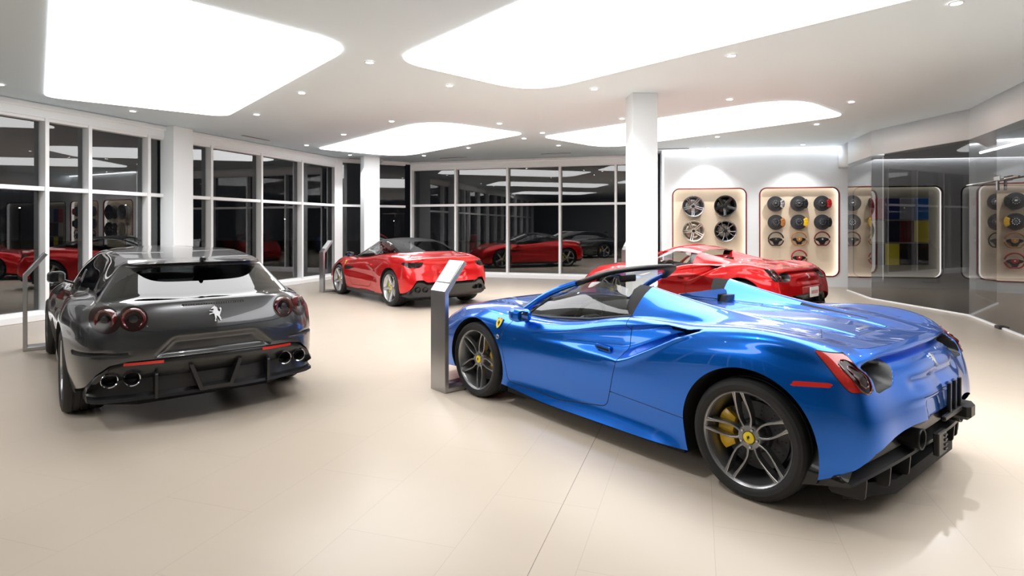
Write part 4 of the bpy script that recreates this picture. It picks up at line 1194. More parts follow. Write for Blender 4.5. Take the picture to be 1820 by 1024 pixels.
def make_porto(pos, rot, label):
    root = empty('convertible_car', (pos[0], pos[1], 0), rot, label, 'car')
    def disp(G):
        x, y, z = G[..., 0].copy(), G[..., 1].copy(), G[..., 2].copy()
        sd = (y > .6) & (x > -1.9)
        # scooped flank: a crease from the front vent, hollow below it
        zc = np.interp(x, [-.95, -.6, .5, 1.0], [.50, .62, .655, .66])
        G[..., 1] += np.where(sd, -.035 * np.exp(-((z - zc + .09) / .075) ** 2) * sm(-.95, -.55, x) * (1 - sm(.75, 1.0, x)), 0)
        G[..., 1] += np.where(sd, .010 * np.exp(-((z - zc) / .02) ** 2) * sm(-.9, -.6, x) * (1 - sm(.7, .9, x)), 0)
        rear = x < -1.8
        lp = sdf(round_poly([(.86, .87), (.585, .87), (.60, .82), (.68, .775), (.82, .775)], .03))
        d = np.where(rear, lp(np.stack([y.ravel(), z.ravel()], 1)).reshape(x.shape), 1)
        G[..., 0] += .03 * sm(0, .03, -d)
        pl = sdf(round_poly([(-.33, .70), (.33, .70), (.27, .52), (-.27, .52)], .03))
        d = np.where(rear, pl(np.stack([y.ravel(), z.ravel()], 1)).reshape(x.shape), 1)
        G[..., 0] += .025 * sm(0, .03, -d)
    S = coupe_skin(net_from(FP, XP, SP, RP), 220, 72, .030, disp)
    side = lambda poly: (lambda V, f=sdf(poly): np.where((V[:, 1] > .45) & (V[:, 4] < 19), f(V[:, [0, 2]]), 1.0))
    back = lambda poly: (lambda V, f=sdf(poly): np.where((V[:, 0] < -1.75) & (V[:, 4] < 19), f(V[:, 1:3]), 1.0))
    arches(S, 'body', [(1.335, .34, .385), (-1.335, .354, .40)])
    low = lambda y: np.interp(np.abs(y), [0, .55, .62, .74, .80, .86, .92], [.50, .50, .545, .545, .45, .34, .27])
    S.region(lambda V: np.where((V[:, 0] < -1.7) & (V[:, 4] < 19), V[:, 2] - low(V[:, 1]), 1.0), 'under', only=['body'])
    S.drop('under')
    S.region(win(round_poly([(-.5, 8.12), (2.35, 8.15), (2.75, 10.0), (-.5, 10.3)], .2)), 'windscreen', only=['body'])
    S.region(win(round_poly([(4.0, 8.10), (10.4, 8.15), (11.0, 8.5), (9.6, 9.6), (8.2, 10.1), (5.0, 10.1), (3.5, 9.5)], [.2, .3, .2, .4, .4, .4, .3])), 'side_glass', only=['body'])
    S.region(win(round_poly([(12.6, 8.15), (15.5, 8.15), (15.5, 9.9), (12.75, 9.85)], .2)), 'rear_glass', only=['body'])
    S.region(lambda V: np.where((V[:, 4] < 19), 8.02 - V[:, 4], 1.0) * .3, 'black_roof', only=['body'])
    S.region(side(round_poly([(.72, 1.5), (.72, .80), (.74, .5), (.66, .27), (-.30, .30), (-.50, .48), (-.56, .70), (-.52, 1.5)], [0, .05, .1, .06, .1, .1, .1, 0])), 'door', only=['body'], gap=.008)
    S.region(side(round_poly([(.98, .69), (.52, .672), (.50, .66), (.80, .60), (.97, .60)], .02)), 'vent', only=['body', 'door', 'gap'])
    S.region(back(round_poly([(.90, .875), (.585, .875), (.60, .82), (.68, .77), (.85, .77), (.90, .82)], .03)), 'lamp', only=['body'])
    S.line(lambda V: np.where((V[:, 4] < 7.9) & (V[:, 4] > 5.5) & (V[:, 0] < -1.1), np.abs(V[:, 1]) - .60 + .0 * V[:, 0], 1), .006, only=['body'])
    S.mirror(); S.normals()
    c = M['red']
    S.part('body_shell', {'body': 0, 'gap': 1, 'liner': 2}, [c, M['gap'], M['liner']], root)
    tag(S.part('hardtop', {'black_roof': 0, 'roof': 0}, [M['roof_black']], root), 'gloss black hardtop')
    S.part('windscreen', {'windscreen': 0}, [M['car_glass']], root)
    S.part('rear_window', {'rear_glass': 0}, [M['rear_glass']], root)
    for sd in 'LR':
        k = 1 if sd == 'L' else -1
        d = S.part('door', {'door': 0}, [c], root, sides=sd, both=False)
        h = MB(); h.prism(rrect(-.42, .745, -.25, .775, .012, 3), k * .90, k * .935, 1, 0, .004); h.build('door_handle', c, d)
        S.part('side_window', {'side_glass': 0}, [M['car_glass']], root, sides=sd, both=False)
        S.part('side_vent', {'vent': 0}, [M['gap']], root, sides=sd, both=False)
        l = S.part('tail_lamp', {'lamp': 0}, [M['lens_dark']], root, sides=sd, both=False)
        tail = S.V[(S.V[:, 0] < -1.7) & (S.V[:, 4] < 8) & (S.V[:, 1] > 0)]
        sx = lambda y, z: float(tail[np.argmin((tail[:, 1] - y) ** 2 + (tail[:, 2] - z) ** 2), 0])
        rg = MB(); rg.tube([(sx(.755 + .05 * math.cos(a), .822 + .042 * math.sin(a)) - .003, k * (.755 + .05 * math.cos(a)), .822 + .042 * math.sin(a)) for a in np.linspace(0, 2 * PI, 25)], .006, 6, caps=False)
        rg.build('lamp_ring', M['carbon'], l)
        fl = S.V[(S.V[:, 1] > .6) & (S.V[:, 4] < 8)]
        sy = lambda x, z: float(fl[np.argmin((fl[:, 0] - x) ** 2 + (fl[:, 2] - z) ** 2), 1])
        shield_badge(root, frame((.97, k * (sy(.97, .755) + .004), .755), (-k, 0, 0), (0, -k * (sy(.97, .71) - sy(.97, .80)) / .09, 1)), .085)
        mm = MB()
        mm.loft([[np.array((.62 + t + .02 * a, k * (.965 + a * w), .945 + b * h)) for a, b in rrect(-1, -1, 1, 1, .6, 4)] for t, w, h in ((-.075, .05, .04), (-.07, .08, .055), (-.02, .095, .062), (.04, .08, .055), (.085, .05, .04))])
        mo = mm.build('door_mirror', M['gloss_black'], root, angle=50)
        ms = MB(); ms.loft([[np.array((.65 + a * .03, k * y0, z0 + b * .014)) for a, b in rrect(-1, -1, 1, 1, .6, 3)] for y0, z0 in ((.76, .875), (.84, .90), (.90, .92))])
        ms.build('mirror_arm', M['black'], mo)
        for cy in (.70, .565):
            e = MB(); T = lambda p, k=k, cy=cy: np.array((-p[2], k * cy + p[0], .355 + p[1])); xo = 1.98 + .185 * (1 - (cy / .93) ** 2.4)
            e.lathe([(.045, xo - .2), (.050, xo - .01), (.052, xo), (.049, xo + .005), (.043, xo), (.042, xo - .12), (.001, xo - .12)], 24, T)
            e.build('exhaust_tip', M['black'], root)
    floor_pan(root, (1.95, 1.335, -1.335, -1.85), .80, .14)
    d = MB(); secs = []
    for yy in np.linspace(-.88, .88, 41):
        a = abs(yy); zt = float(low(yy)); xo = -1.965 - .20 * (1 - (a / .93) ** 2.4); zb = .20 if a < .8 else np.interp(a, [.8, .93], [.20, .25])
        secs.append([np.array(p) for p in ((xo + .03, yy, zt + .004), (xo + .02, yy, zt - .03), (xo - .015, yy, zt - .055 if a < .8 else zt - .03), (xo - .01, yy, zt - .09 if a < .8 else zt - .04), (xo + .05, yy, zt * .4 + zb * .6), (xo + .04, yy, zb + .02), (xo + .07, yy, zb), (xo + .4, yy, zb - .03), (xo + .3, yy, zt))])
    d.loft(secs); df = d.build('rear_diffuser', M['carbon'], root, angle=40)
    sl = MB()
    for k in (1, -1):
        sl.prism(round_poly([(.92, .20), (.92, .13), (-.92, .15), (-.92, .23)], .02, 3), k * .84, k * .915, 1)
    sl.build('side_skirt', M['black'], root)
    # raised letters across the tail
    lt = MB()
    for i, ch in enumerate('FERRARI'):
        yy = .29 - i * .0967
        letter(lt, ch, frame((sx(abs(yy), .662) - .002, yy, .662), (0, -1, 0), (.10, 0, 1)), .05)
    lt.build('tail_lettering', M['steel'], root)
    for xx, R, w, rr in ((1.335, .340, .245, .25), (-1.335, .354, .285, .1)):
        for k in (1, -1):
            make_wheel('wheel', w, R, 'star', M['rim_silver'], M['rim_edge'], root, (xx, k * (.955 - w / 2), R), right=(k < 0), rot=rr, cal='lime', cal_a=PI if (xx > 0) == (k > 0) else 0)
    tub = MB(); tub.box((-1.3, -.74, .24), (.85, .74, .30)); tub.box((-1.5, -.60, .80), (-1.02, .60, .98), .03)
    for k in (1, -1): tub.box((-1.2, k * .74 - .035, .25), (.85, k * .74 + .035, .84), .02)
    tub.build('cabin_lining', M['leather'], root)
    ds = MB(); ds.loft([[np.array((.66 + a * .2, yy, .80 + b * .085)) for a, b in rrect(-1, -1, 1, 1, .7, 4)] for yy in (-.72, -.4, 0, .4, .72)]); ds.build('dashboard', M['leather'], root, angle=50)
    for k in (1, -1): make_seat(root, -.12, k * .37, M['leather_grey'], .62, .30)
    make_steering_wheel('steering_wheel', .18, root, frame((.33, .37, .84), (0, -1, 0), (-.35, 0, 1)), M['leather'], M['black'], M['leather'], M['yel_badge'])
    return root

GLYPH = {'F': ['#####', '#....', '####.', '#....', '#....'], 'E': ['#####', '#....', '####.', '#....', '#####'], 'R': ['####.', '#...#', '####.', '#..#.', '#...#'],
         'A': ['..#..', '.#.#.', '#...#', '#####', '#...#'], 'I': ['.###.', '..#..', '..#..', '..#..', '.###.']}
def letter(b, ch, T, h):
    for r, row in enumerate(GLYPH[ch]):
        c = 0
        while c < 5:
            if row[c] == '#':
                e = c
                while e < 5 and row[e] == '#': e += 1
                x0, x1 = (c - 2.5) * h / 5, (e - 2.5) * h / 5; y1 = (2.5 - r) * h / 5; y0 = y1 - h / 5
                b.prism([(x0, y0), (x1, y0), (x1, y1), (x0, y1)], 0, .004, 2, T=T)
                c = e
            else: c += 1
# ------------------------------------------------------------------ the showroom
def emis(name, col, st):
    m = bpy.data.materials.new(name); m.use_nodes = True
    nt = m.node_tree; nt.nodes.clear()
    o = nt.nodes.new('ShaderNodeOutputMaterial'); e = nt.nodes.new('ShaderNodeEmission')
    e.inputs['Color'].default_value = (*col, 1); e.inputs['Strength'].default_value = st
    nt.links.new(e.outputs[0], o.inputs[0]); return m

def floor_mat():
    m = mat('porcelain_floor', (.64, .56, .48), .30, spec=.4)
    nt = m.node_tree; b = nt.nodes['Principled BSDF']
    tc = nt.nodes.new('ShaderNodeTexCoord'); mp = nt.nodes.new('ShaderNodeMapping')
    mp.inputs['Rotation'].default_value = (0, 0, -math.radians(90 - 17.5)); mp.inputs['Location'].default_value = (.35, .075, 0)
    br = nt.nodes.new('ShaderNodeTexBrick')
    br.inputs['Scale'].default_value = 1.0; br.inputs['Brick Width'].default_value = 1.2; br.inputs['Row Height'].default_value = .6
    br.inputs['Mortar Size'].default_value = .0016; br.inputs['Mortar Smooth'].default_value = .2; br.offset = .5
    br.inputs['Color1'].default_value = (.662, .568, .468, 1); br.inputs['Color2'].default_value = (.650, .556, .457, 1)
    br.inputs['Mortar'].default_value = (.52, .455, .39, 1)
    nz = nt.nodes.new('ShaderNodeTexNoise'); nz.inputs['Scale'].default_value = 1.4; nz.inputs['Detail'].default_value = 6
    mx = nt.nodes.new('ShaderNodeMix'); mx.data_type = 'RGBA'; mx.blend_type = 'MULTIPLY'
    mx.inputs['Factor'].default_value = .10
    nt.links.new(tc.outputs['Object'], mp.inputs['Vector']); nt.links.new(mp.outputs[0], br.inputs['Vector'])
    nt.links.new(tc.outputs['Object'], nz.inputs['Vector'])
    nt.links.new(br.outputs['Color'], mx.inputs['A']); nt.links.new(nz.outputs['Fac'], mx.inputs['B'])
    nt.links.new(mx.outputs['Result'], b.inputs['Base Color'])
    return m

M['floor'] = floor_mat()
M['wall'] = mat('white_wall_paint', (.83, .86, .885), .6, noise=(3, .01))
M['ceil'] = mat('white_ceiling_paint', (.85, .945, 1.0), .7)
M['mull'] = mat('white_aluminium', (.78, .78, .79), .4)
M['cream'] = mat('cream_display_board', (.80, .66, .50), .5, noise=(4, .03))
M['cream2'] = mat('pale_display_board', (.45, .45, .44), .5)
M['cream3'] = mat('taupe_display_board', (.40, .37, .29), .5)
M['frame_red'] = mat('oxblood_frame', (.22, .014, .016), .35)
M['frame_blk'] = mat('black_frame', (.006, .006, .006), .35)
M['pane'] = pane_mat('night_window_glass', (.82, .84, .84), .11)
M['smoked'] = pane_mat('smoked_partition_glass', (.30, .30, .305), .045)
M['asphalt'] = mat('asphalt', (.03, .03, .031), .9, noise=(8, .3))
M['panel_light'] = emis('backlit_panel', (1, 1, 1), PANEL)
M['led'] = emis('led_strip', (1, 1, 1), 9)
M['led_soft'] = emis('soft_led_strip', (1, 1, 1), 3)
M['glow'] = emis('lit_niche_edge', (1, .98, .95), 2.6)
M['spot_face'] = emis('spot_face', (1, .99, .97), 60)
M['street'] = emis('street_lamp_face', (1, .95, .85), 10)
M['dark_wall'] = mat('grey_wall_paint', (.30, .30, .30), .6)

def structure(o): o['kind'] = 'structure'; return o
CEIL = 3.60

b = MB(); b.prism([(-14.5, -8), (12, -8), (16, 10), (15.5, 14.6), (4.2, 16.7), (-3.2, 19.05), (-5.4, 17.9)], -.12, 0, 2)
structure(b.build('floor', M['floor'], angle=0))
b = MB(); b.prism([(-14.5, -8), (12, -8), (16, 10), (15.5, 14.6), (4.2, 16.7), (-3.2, 19.05), (-5.4, 17.9)], CEIL, CEIL + .15, 2)
structure(b.build('ceiling', M['ceil'], angle=0))
# dark joint across the floor
b = MB(); b.prism([(.6315 + .30, 4.4 + .95), (.064 - .30, 2.6355 - .95), (.0665 - .30, 2.6345 - .95), (.634 + .30, 4.399 + .95)], 0, .0006, 2)
structure(b.build('trim_9', mat('floor_joint', (.30, .265, .235), .7), angle=0))
# outside ground
b = MB(); b.prism([(-70, -40), (-14.6, -8), (-5.5, 18.0), (-3.2, 19.2), (4.2, 16.9), (40, 8), (60, 70), (-70, 70)], -.2, -.12, 2)
structure(b.build('ground', M['asphalt'], angle=0))

def run(P, Q):
    P = np.array(P, float); Q = np.array(Q, float); L = np.linalg.norm(Q - P); d = (Q - P) / L
    n = np.array((d[1], -d[0]))                                # to the right of the walking direction
    return P, d, n, L

def slab(bm, R, s0, s1, t0, t1, z0, z1, bv=0.0, m=0):
    """box along a run: s along, t towards the room, z up"""
    P, d, n, L = R
    T = lambda p: np.array((*(P + d * p[0] + n * p[1]), p[2]))
    bm.box((s0, min(t0, t1), z0), (s1, max(t0, t1), z1), bv, m, T)

wcount = [0]
def window_bay(R, s0, s1, z0, zt, z1, mull=(True, False)):
    """one bay between two mullions, with an upper and a lower pane"""
    wcount[0] += 1
    f = MB(); w = .032; dp = .17
    if mull[0]: slab(f, R, s0 - w, s0 + w, -dp, 0, z0, z1, .004)
    if mull[1]: slab(f, R, s1 - w, s1 + w, -dp, 0, z0, z1, .004)
    slab(f, R, s0 + w, s1 - w, -dp, -.02, zt - .035, zt + .035, .003)
    slab(f, R, s0 + w, s1 - w, -dp, -.02, z1 - .05, z1, .003)
    slab(f, R, s0 + w, s1 - w, -dp, -.02, z0, z0 + .05, .003)
    o = structure(f.build(f'window_{wcount[0]}', M['mull'], angle=30))
    for a, c in ((z0 + .05, zt - .035), (zt + .035, z1 - .05)):
        p = MB(); P, d, n, L = R
        q = [P + d * (s0 + w * .5) - n * (dp - .03), P + d * (s1 - w * .5) - n * (dp - .03)]
        p.add([(*q[0], a), (*q[1], a), (*q[1], c), (*q[0], c)], [(0, 1, 2, 3)])
        p.build('pane', M['pane'], o, smooth=False)
    return o

# left window wall (walking away from the camera the room lies to the right)
RL = run((-8.0 - .314 * 17, 9.23 - .949 * 17), (-8.0 + .314 * 8.88, 9.23 + .949 * 8.88))
o0 = 17.0 * math.hypot(.314, .949)
ms = [o0 + q for q in (-13.2, -11.6, -10.0, -8.4, -6.85, -5.3, -3.9, -2.4, -.86, .70, 1.43, 2.61, 4.17, 5.73, 7.28)]
ends = ms + [RL[3] - .02]
for i in range(len(ms)): window_bay(RL, ends[i], ends[i + 1], .11, 2.19, 3.37, (True, i == len(ms) - 1))
b = MB(); slab(b, RL, 0, RL[3] + .05, -.20, .0, 3.37, CEIL); slab(b, RL, 0, RL[3] + .05, -.02, .06, 3.50, CEIL, .02)
structure(b.build('wall_left', M['wall'], angle=30))
b = MB(); slab(b, RL, 0, RL[3], -.20, .03, 0, .11, .006); structure(b.build('baseboard_left', M['mull'], angle=30))
# corner bay
RC = run((-5.20, 17.70), (-3.30, 18.80))
b = MB(); slab(b, RC, -.14, .10, -.22, .10, 0, CEIL, .004); structure(b.build('trim_1', M['mull'], angle=30))
window_bay(RC, .10, 1.10, .11, 2.19, 3.54, (False, True)); window_bay(RC, 1.10, RC[3] - .05, .11, 2.19, 3.54, (False, False))
b = MB(); slab(b, RC, -.1, RC[3] + .1, -.2, .0, 3.54, CEIL); slab(b, RC, .1, RC[3], -.2, .02, 0, .11, .005)
structure(b.build('wall_corner', M['wall'], angle=30))
# back window wall
RB = run((-3.24, 18.80), (4.10, 16.60))
k = [((px - 910) / 1050) for px in (809, 901, 994.5, 1094)]
sb = [(kk * RB[0][1] - RB[0][0]) / (RB[1][0] - kk * RB[1][1]) for kk in k]
ends = [.03] + sb + [RB[3] - .6]
for i in range(len(ends) - 1): window_bay(RB, ends[i], ends[i + 1], .11, 2.22, 3.38, (True, i == len(ends) - 2))
b = MB(); slab(b, RB, 0, RB[3], -.20, 0, 3.38, CEIL); slab(b, RB, 0, RB[3], -.02, .06, 3.50, CEIL, .02); slab(b, RB, RB[3] - .6, RB[3], -.2, 0, 0, 3.4)
structure(b.build('wall_back', M['wall'], angle=30))
b = MB(); slab(b, RB, 0, RB[3] - .6, -.2, .03, 0, .11, .006); structure(b.build('baseboard_back', M['mull'], angle=30))

# feature wall with rounded niches, running on behind the smoked glass
RF = run((4.07, 16.0), (15.0, 14.03))
def on_wall(px):
    kk = (px - 910) / 1050; return (kk * RF[0][1] - RF[0][0]) / (RF[1][0] - kk * RF[1][1])
niches = [(on_wall(1196), on_wall(1326), 'red'), (on_wall(1350.5), on_wall(1491), 'red'), (on_wall(1517), on_wall(1675), 'blk'), (on_wall(1709), on_wall(1709) + 2.25, 'blk')]
NZ0, NZ1, NR, ND = .27, 2.565, .17, .13
WT = .22                                                       # wall thickness
def niche_wall(name, s0, s1, z1, holes, m):
    bm = MB(); P, d, n, L = RF
    V3 = lambda s, z, t=0.0: (*(P + d * s + n * t), z)
    xs = [s0]
    for h in holes: xs += [h[0] - .08, h[1] + .08]
    xs.append(s1)
    for i in range(0, len(xs), 2):
        a, c = xs[i], xs[i + 1]
        if c > a: bm.add([V3(a, 0), V3(c, 0), V3(c, z1), V3(a, z1)], [(0, 1, 2, 3)])
    for h in holes:
        a, c = h[0] - .08, h[1] + .08
        rr = rrect(h[0], NZ0, h[1], NZ1, NR, 8)
        ctr = np.array(((h[0] + h[1]) / 2, (NZ0 + NZ1) / 2)); out = []
        for q in rr:
            v = np.array(q) - ctr
            k = min(((c - ctr[0]) if v[0] > 0 else (ctr[0] - a)) / (abs(v[0]) + 1e-9), ((NZ1 + .08 - ctr[1]) if v[1] > 0 else (ctr[1] - NZ0 + .08)) / (abs(v[1]) + 1e-9))
            out.append(ctr + v * k)
        N = len(rr)
        bm.add([V3(*q) for q in rr] + [V3(*q) for q in out], [(i, (i + 1) % N, N + (i + 1) % N, N + i) for i in range(N)])
        # corner fillers, above, below
        cs = [(a, NZ0 - .08), (c, NZ0 - .08), (c, NZ1 + .08), (a, NZ1 + .08)]
        for cx, cz in cs:
            best = sorted(range(N), key=lambda i: (out[i][0] - cx) ** 2 + (out[i][1] - cz) ** 2)
            on_x = [q for q in out if abs(q[0] - cx) < 1e-6]; on_z = [q for q in out if abs(q[1] - cz) < 1e-6]
            p1 = min(on_x, key=lambda q: abs(q[1] - cz)); p2 = min(on_z, key=lambda q: abs(q[0] - cx))
            bm.add([V3(cx, cz), V3(*p1), V3(*p2)], [(0, 1, 2)])
        bm.add([V3(a, 0), V3(c, 0), V3(c, NZ0 - .08), V3(a, NZ0 - .08)], [(0, 1, 2, 3)])
        bm.add([V3(a, NZ1 + .08), V3(c, NZ1 + .08), V3(c, z1), V3(a, z1)], [(0, 1, 2, 3)])
    slab(bm, RF, s0, s1, -WT - .02, -WT, 0, z1)
    return structure(bm.build(name, m, angle=0, smooth=False))
split = on_wall(1503)
niche_wall('wall_feature', 0, split, CEIL, niches[:2], M['wall'])
niche_wall('wall_right', split, RF[3], CEIL, niches[2:], M['wall'])
b = MB(); slab(b, RF, -.02, 0.0, -.75, 0.0, 0, CEIL); structure(b.build('wall_return', M['wall'], angle=0))
for i, (a, c, kind) in enumerate(niches):
    P, d, n, L = RF; T = lambda p: np.array((*(P + d * p[0] - n * p[2]), p[1]))
    lab = ['cream wheel display niche with red frame, behind the red closed-roof car and nearer the column',
           'cream brake and steering wheel display niche with red frame, beside the smoked glass',
           'leather swatch display niche with black frame behind the smoked glass',
           'pale empty display niche with black frame behind the rightmost smoked glass'][i]
    t = empty('display_niche', (*(P + d * (a + c) / 2), 0), 0, lab, 'display niche', 'display niches along the feature wall')
    o = np.array((*(P + d * (a + c) / 2), 0)); T2 = lambda p: T(p) - o
    bd = MB(); bd.prism(rrect(a - .02, NZ0 - .02, c + .02, NZ1 + .02, NR, 8), ND, ND + .03, 2, T=T2)
    bd.build('back_board', [M['cream'], M['cream'], M['cream3'], M['cream2']][i], t, angle=30)
    rv = MB(); R1 = rrect(a, NZ0, c, NZ1, NR, 8)
    rv.add([T2((*q, 0)) for q in R1] + [T2((*q, ND)) for q in R1], [(j, (j + 1) % len(R1), len(R1) + (j + 1) % len(R1), len(R1) + j) for j in range(len(R1))])
    tag(rv.build('lit_reveal', M['glow'], t, angle=30), 'glowing white inner edge')
    fr = MB(); O1 = rrect(a - .018, NZ0 - .018, c + .018, NZ1 + .018, NR + .018, 8); I1 = rrect(a + .012, NZ0 + .012, c - .012, NZ1 - .012, NR - .012, 8)
    Q = len(O1); vs = [T2((*q, -.012)) for q in O1] + [T2((*q, -.012)) for q in I1] + [T2((*q, .002)) for q in O1] + [T2((*q, .03)) for q in I1]
    fr.add(vs, [(j, (j + 1) % Q, Q + (j + 1) % Q, Q + j) for j in range(Q)] + [(2 * Q + j, 2 * Q + (j + 1) % Q, (j + 1) % Q, j) for j in range(Q)] + [(Q + j, Q + (j + 1) % Q, 3 * Q + (j + 1) % Q, 3 * Q + j) for j in range(Q)])
    fr.build('frame', M['frame_red'] if kind == 'red' else M['frame_blk'], t, angle=40)
# light coves along the feature wall
def light_strip(name, lab, R, s0, s1, t0, t1, z0, z1):
    f = MB(); slab(f, R, s0, s1, t0, t1, z0, z1); return tag(f.build(name, M['led_soft' if z1 - z0 > 1 else 'led'], angle=0), lab, 'light strip', 'light strips of the feature wall')
light_strip('cove_light', 'bright light strip along the ceiling above the feature wall niches', RF, .04, split - .12, .02, .06, CEIL - .035, CEIL - .002)
light_strip('cove_light', 'upright light strip down the left edge of the feature wall', RF, .015, .035, .004, .012, .05, CEIL - .05)
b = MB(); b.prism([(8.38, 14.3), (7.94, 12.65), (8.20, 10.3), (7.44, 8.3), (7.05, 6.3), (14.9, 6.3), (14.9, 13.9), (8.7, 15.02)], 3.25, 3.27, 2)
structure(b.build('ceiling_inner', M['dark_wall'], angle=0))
light_strip('cove_light', 'light strip along the wall behind the smoked glass', RF, split + .3, RF[3] - .5, .04, .08, 3.255, 3.28)

# smoked glass partition with the bulkhead above it
GP = [(8.13, 14.30), (7.69, 12.65), (7.95, 10.27), (7.19, 8.29), (6.75, 6.2)]
GZ = 3.07
for i in range(4):
    p = MB(); a, c = np.array(GP[i]), np.array(GP[i + 1]); d = (c - a) / np.linalg.norm(c - a); nn = np.array((d[1], -d[0])) * .006
    e0 = .004 if i else 0.0
    p.add([(*(a + d * e0), 0.0), (*(c - d * .004), 0.0), (*(c - d * .004), GZ), (*(a + d * e0), GZ)], [(0, 1, 2, 3)])
    structure(p.build(f'wall_glass_{i + 1}', M['smoked'], smooth=False))
b = MB()
for P, Q in zip(GP[:-1], GP[1:]):
    R = run(P, Q); slab(b, R, 0, R[3], -.3, 0, GZ, CEIL)
R = run((8.40, 15.22), GP[0]); slab(b, R, 0, R[3], -.3, 0, GZ, CEIL)
structure(b.build('wall_bulkhead', M['wall'], angle=0))
b = MB()
for i in range(4):
    R = run(GP[i], GP[i + 1]); slab(b, R, 0, R[3], -.012, .03, 0, .03, .004)
structure(b.build('trim_2', M['mull'], angle=30))
# right wall behind the camera and the end wall
b = MB(); b.prism([(6.75, 6.2), (6.95, 6.2), (9.2, -7), (9.0, -7)], 0, CEIL, 2); structure(b.build('wall_side', M['wall'], angle=0))
b = MB(); b.prism([(-14, -7), (9.2, -7), (9.2, -7.2), (-14, -7.2)], 0, CEIL, 2); structure(b.build('wall_end', M['wall'], angle=0))
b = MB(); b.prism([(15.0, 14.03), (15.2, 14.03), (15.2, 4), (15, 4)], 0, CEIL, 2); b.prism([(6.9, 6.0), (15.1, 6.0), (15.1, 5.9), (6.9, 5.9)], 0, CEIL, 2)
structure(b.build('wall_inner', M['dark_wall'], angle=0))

# columns
def column(name, c, w, dp, rz):
    bm = MB(); ca, sa = math.cos(rz), math.sin(rz)
    T = lambda p: np.array((c[0] + p[0] * ca - p[1] * sa, c[1] + p[0] * sa + p[1] * ca, p[2]))
    bm.box((-w / 2, -dp / 2, 0), (w / 2, dp / 2, CEIL), .006, 0, T)
    return structure(bm.build(name, M['wall'], angle=30))
wa = math.atan2(.949, .314)
column('column_1', (-6.93, 12.22), .48, .36, wa)
column('column_2', (-4.17, 17.35), .46, .40, math.atan2(1.1, 1.9))
column('column_3', (2.02, 9.22), .395, .40, math.radians(4))

# backlit ceiling panels
def light_panel(P, r, lab):
    q = round_poly(P, r, 10)
    f = MB(); f.prism([tuple(p) for p in q], CEIL - .012, CEIL + .004, 2)
    return tag(f.build('ceiling_light_panel', M['panel_light'], angle=0), lab, 'ceiling light', 'backlit ceiling panels')
light_panel([(-7.33, 9.26), (-5.30, 10.95), (-1.75, 6.63), (-3.60, 4.62)], [.25, .35, .55, .3], 'large backlit ceiling panel over the grey car, nearest the window wall')
light_panel([(-1.48, 7.20), (.32, 8.98), (6.3, 2.2), (3.9, .75)], [.5, .8, .5, .5], 'largest backlit ceiling panel, over the blue car')
light_panel([(-5.12, 15.46), (-3.22, 17.22), (.30, 12.95), (-1.6, 11.30)], [.3, .9, .3, .9], 'backlit ceiling panel over the red car with the black roof')
light_panel([(.66, 13.42), (2.48, 15.36), (6.12, 10.85), (4.47, 9.30)], [.3, .9, .3, .9], 'backlit ceiling panel behind the free-standing column, before the feature wall')
light_panel([(-10.6, 2.2), (-8.4, 4.0), (-5.2, .6), (-7.4, -1.2)], [.5] * 4, 'backlit ceiling panel behind the viewer on the window side')

# recessed spots
SPOTS = [(0, 150), (236, 197.5), (456, 203.5), (536, 165), (657, 110.5), (799, 152), (1056, 158), (1300, 98.5), (1297, 176.5), (1513, 181), (1700, 5), (696, 215.5), (611, 239), (545, 258), (887.5, 219.5),
         (931.5, 246), (964, 236), (992.5, 258.5), (1105.5, 211), (622, 275.5), (832.5, 262.7), (753.5, 276.5), (1451.5, 220.5), (1275, 243), (1258, 263), (1427, 257)]
EXTRA = [(-4.9, 3.3), (-1.0, 3.4), (5.2, 4.9), (1.2, -1.2), (-2.0, -3.6)]
spot_pos = [((px - 910) * 2142 / (402.5 - py) / 1050, 2142 / (402.5 - py)) for px, py in SPOTS] + EXTRA
proto = None
for i, (x, y) in enumerate(spot_pos):
    if proto is None:
        f = MB(); f.lathe([(.062, 0), (.062, -.006), (.048, -.008), (.045, -.002)], 28)
        proto = f.build('recessed_spot', M['mull'], angle=40)
        g = MB(); g.lathe([(.045, -.003), (.001, -.004)], 28); g.build('spot_lens', M['spot_face'], proto, angle=0)
        o = proto
    else:
        o = copy_tree(proto)
    o.location = (x, y, CEIL)
    tag(o, 'small round recessed spot light glowing in the white ceiling', 'spot light', 'recessed ceiling spots')
    ld = bpy.data.lights.new('spot_beam', 'SPOT'); ld.energy = SPOT_W; ld.spot_size = math.radians(105); ld.spot_blend = .6; ld.shadow_soft_size = .04
    lo = bpy.data.objects.new('spot_beam', ld); C.objects.link(lo); lo.location = (x, y, CEIL - .02)
# air vents
VENT_L = ['slim dark ceiling vent above the third pane right of the window column', 'slim dark ceiling vent above the corner window', 'slim dark ceiling vent over the back windows, nearer the corner', 'slim dark ceiling vent over the back windows, nearer the column', 'slim dark ceiling vent in front of the feature wall']
for i, (px, py, rz) in enumerate([(455, 245.5, wa), (645, 283, .6), (805, 280.5, -.29), (988, 273, -.29), (1195, 264.5, -.18)]):
    Y = 2142 / (402.5 - py); f = MB(); f.box((-.42, -.035, -.008), (.42, .035, .0), .002)
    o = f.build('ceiling_vent', M['carbon'], angle=30); o.location = ((px - 910) * Y / 1050, Y, CEIL); o.rotation_euler = (0, 0, rz)
    tag(o, VENT_L[i], 'vent', 'ceiling vents')
    s = MB()
    for q in (-.018, 0, .018): s.box((-.41, q - .002, -.011), (.41, q + .002, -.008))
    s.build('vent_slat', M['mull'], o)
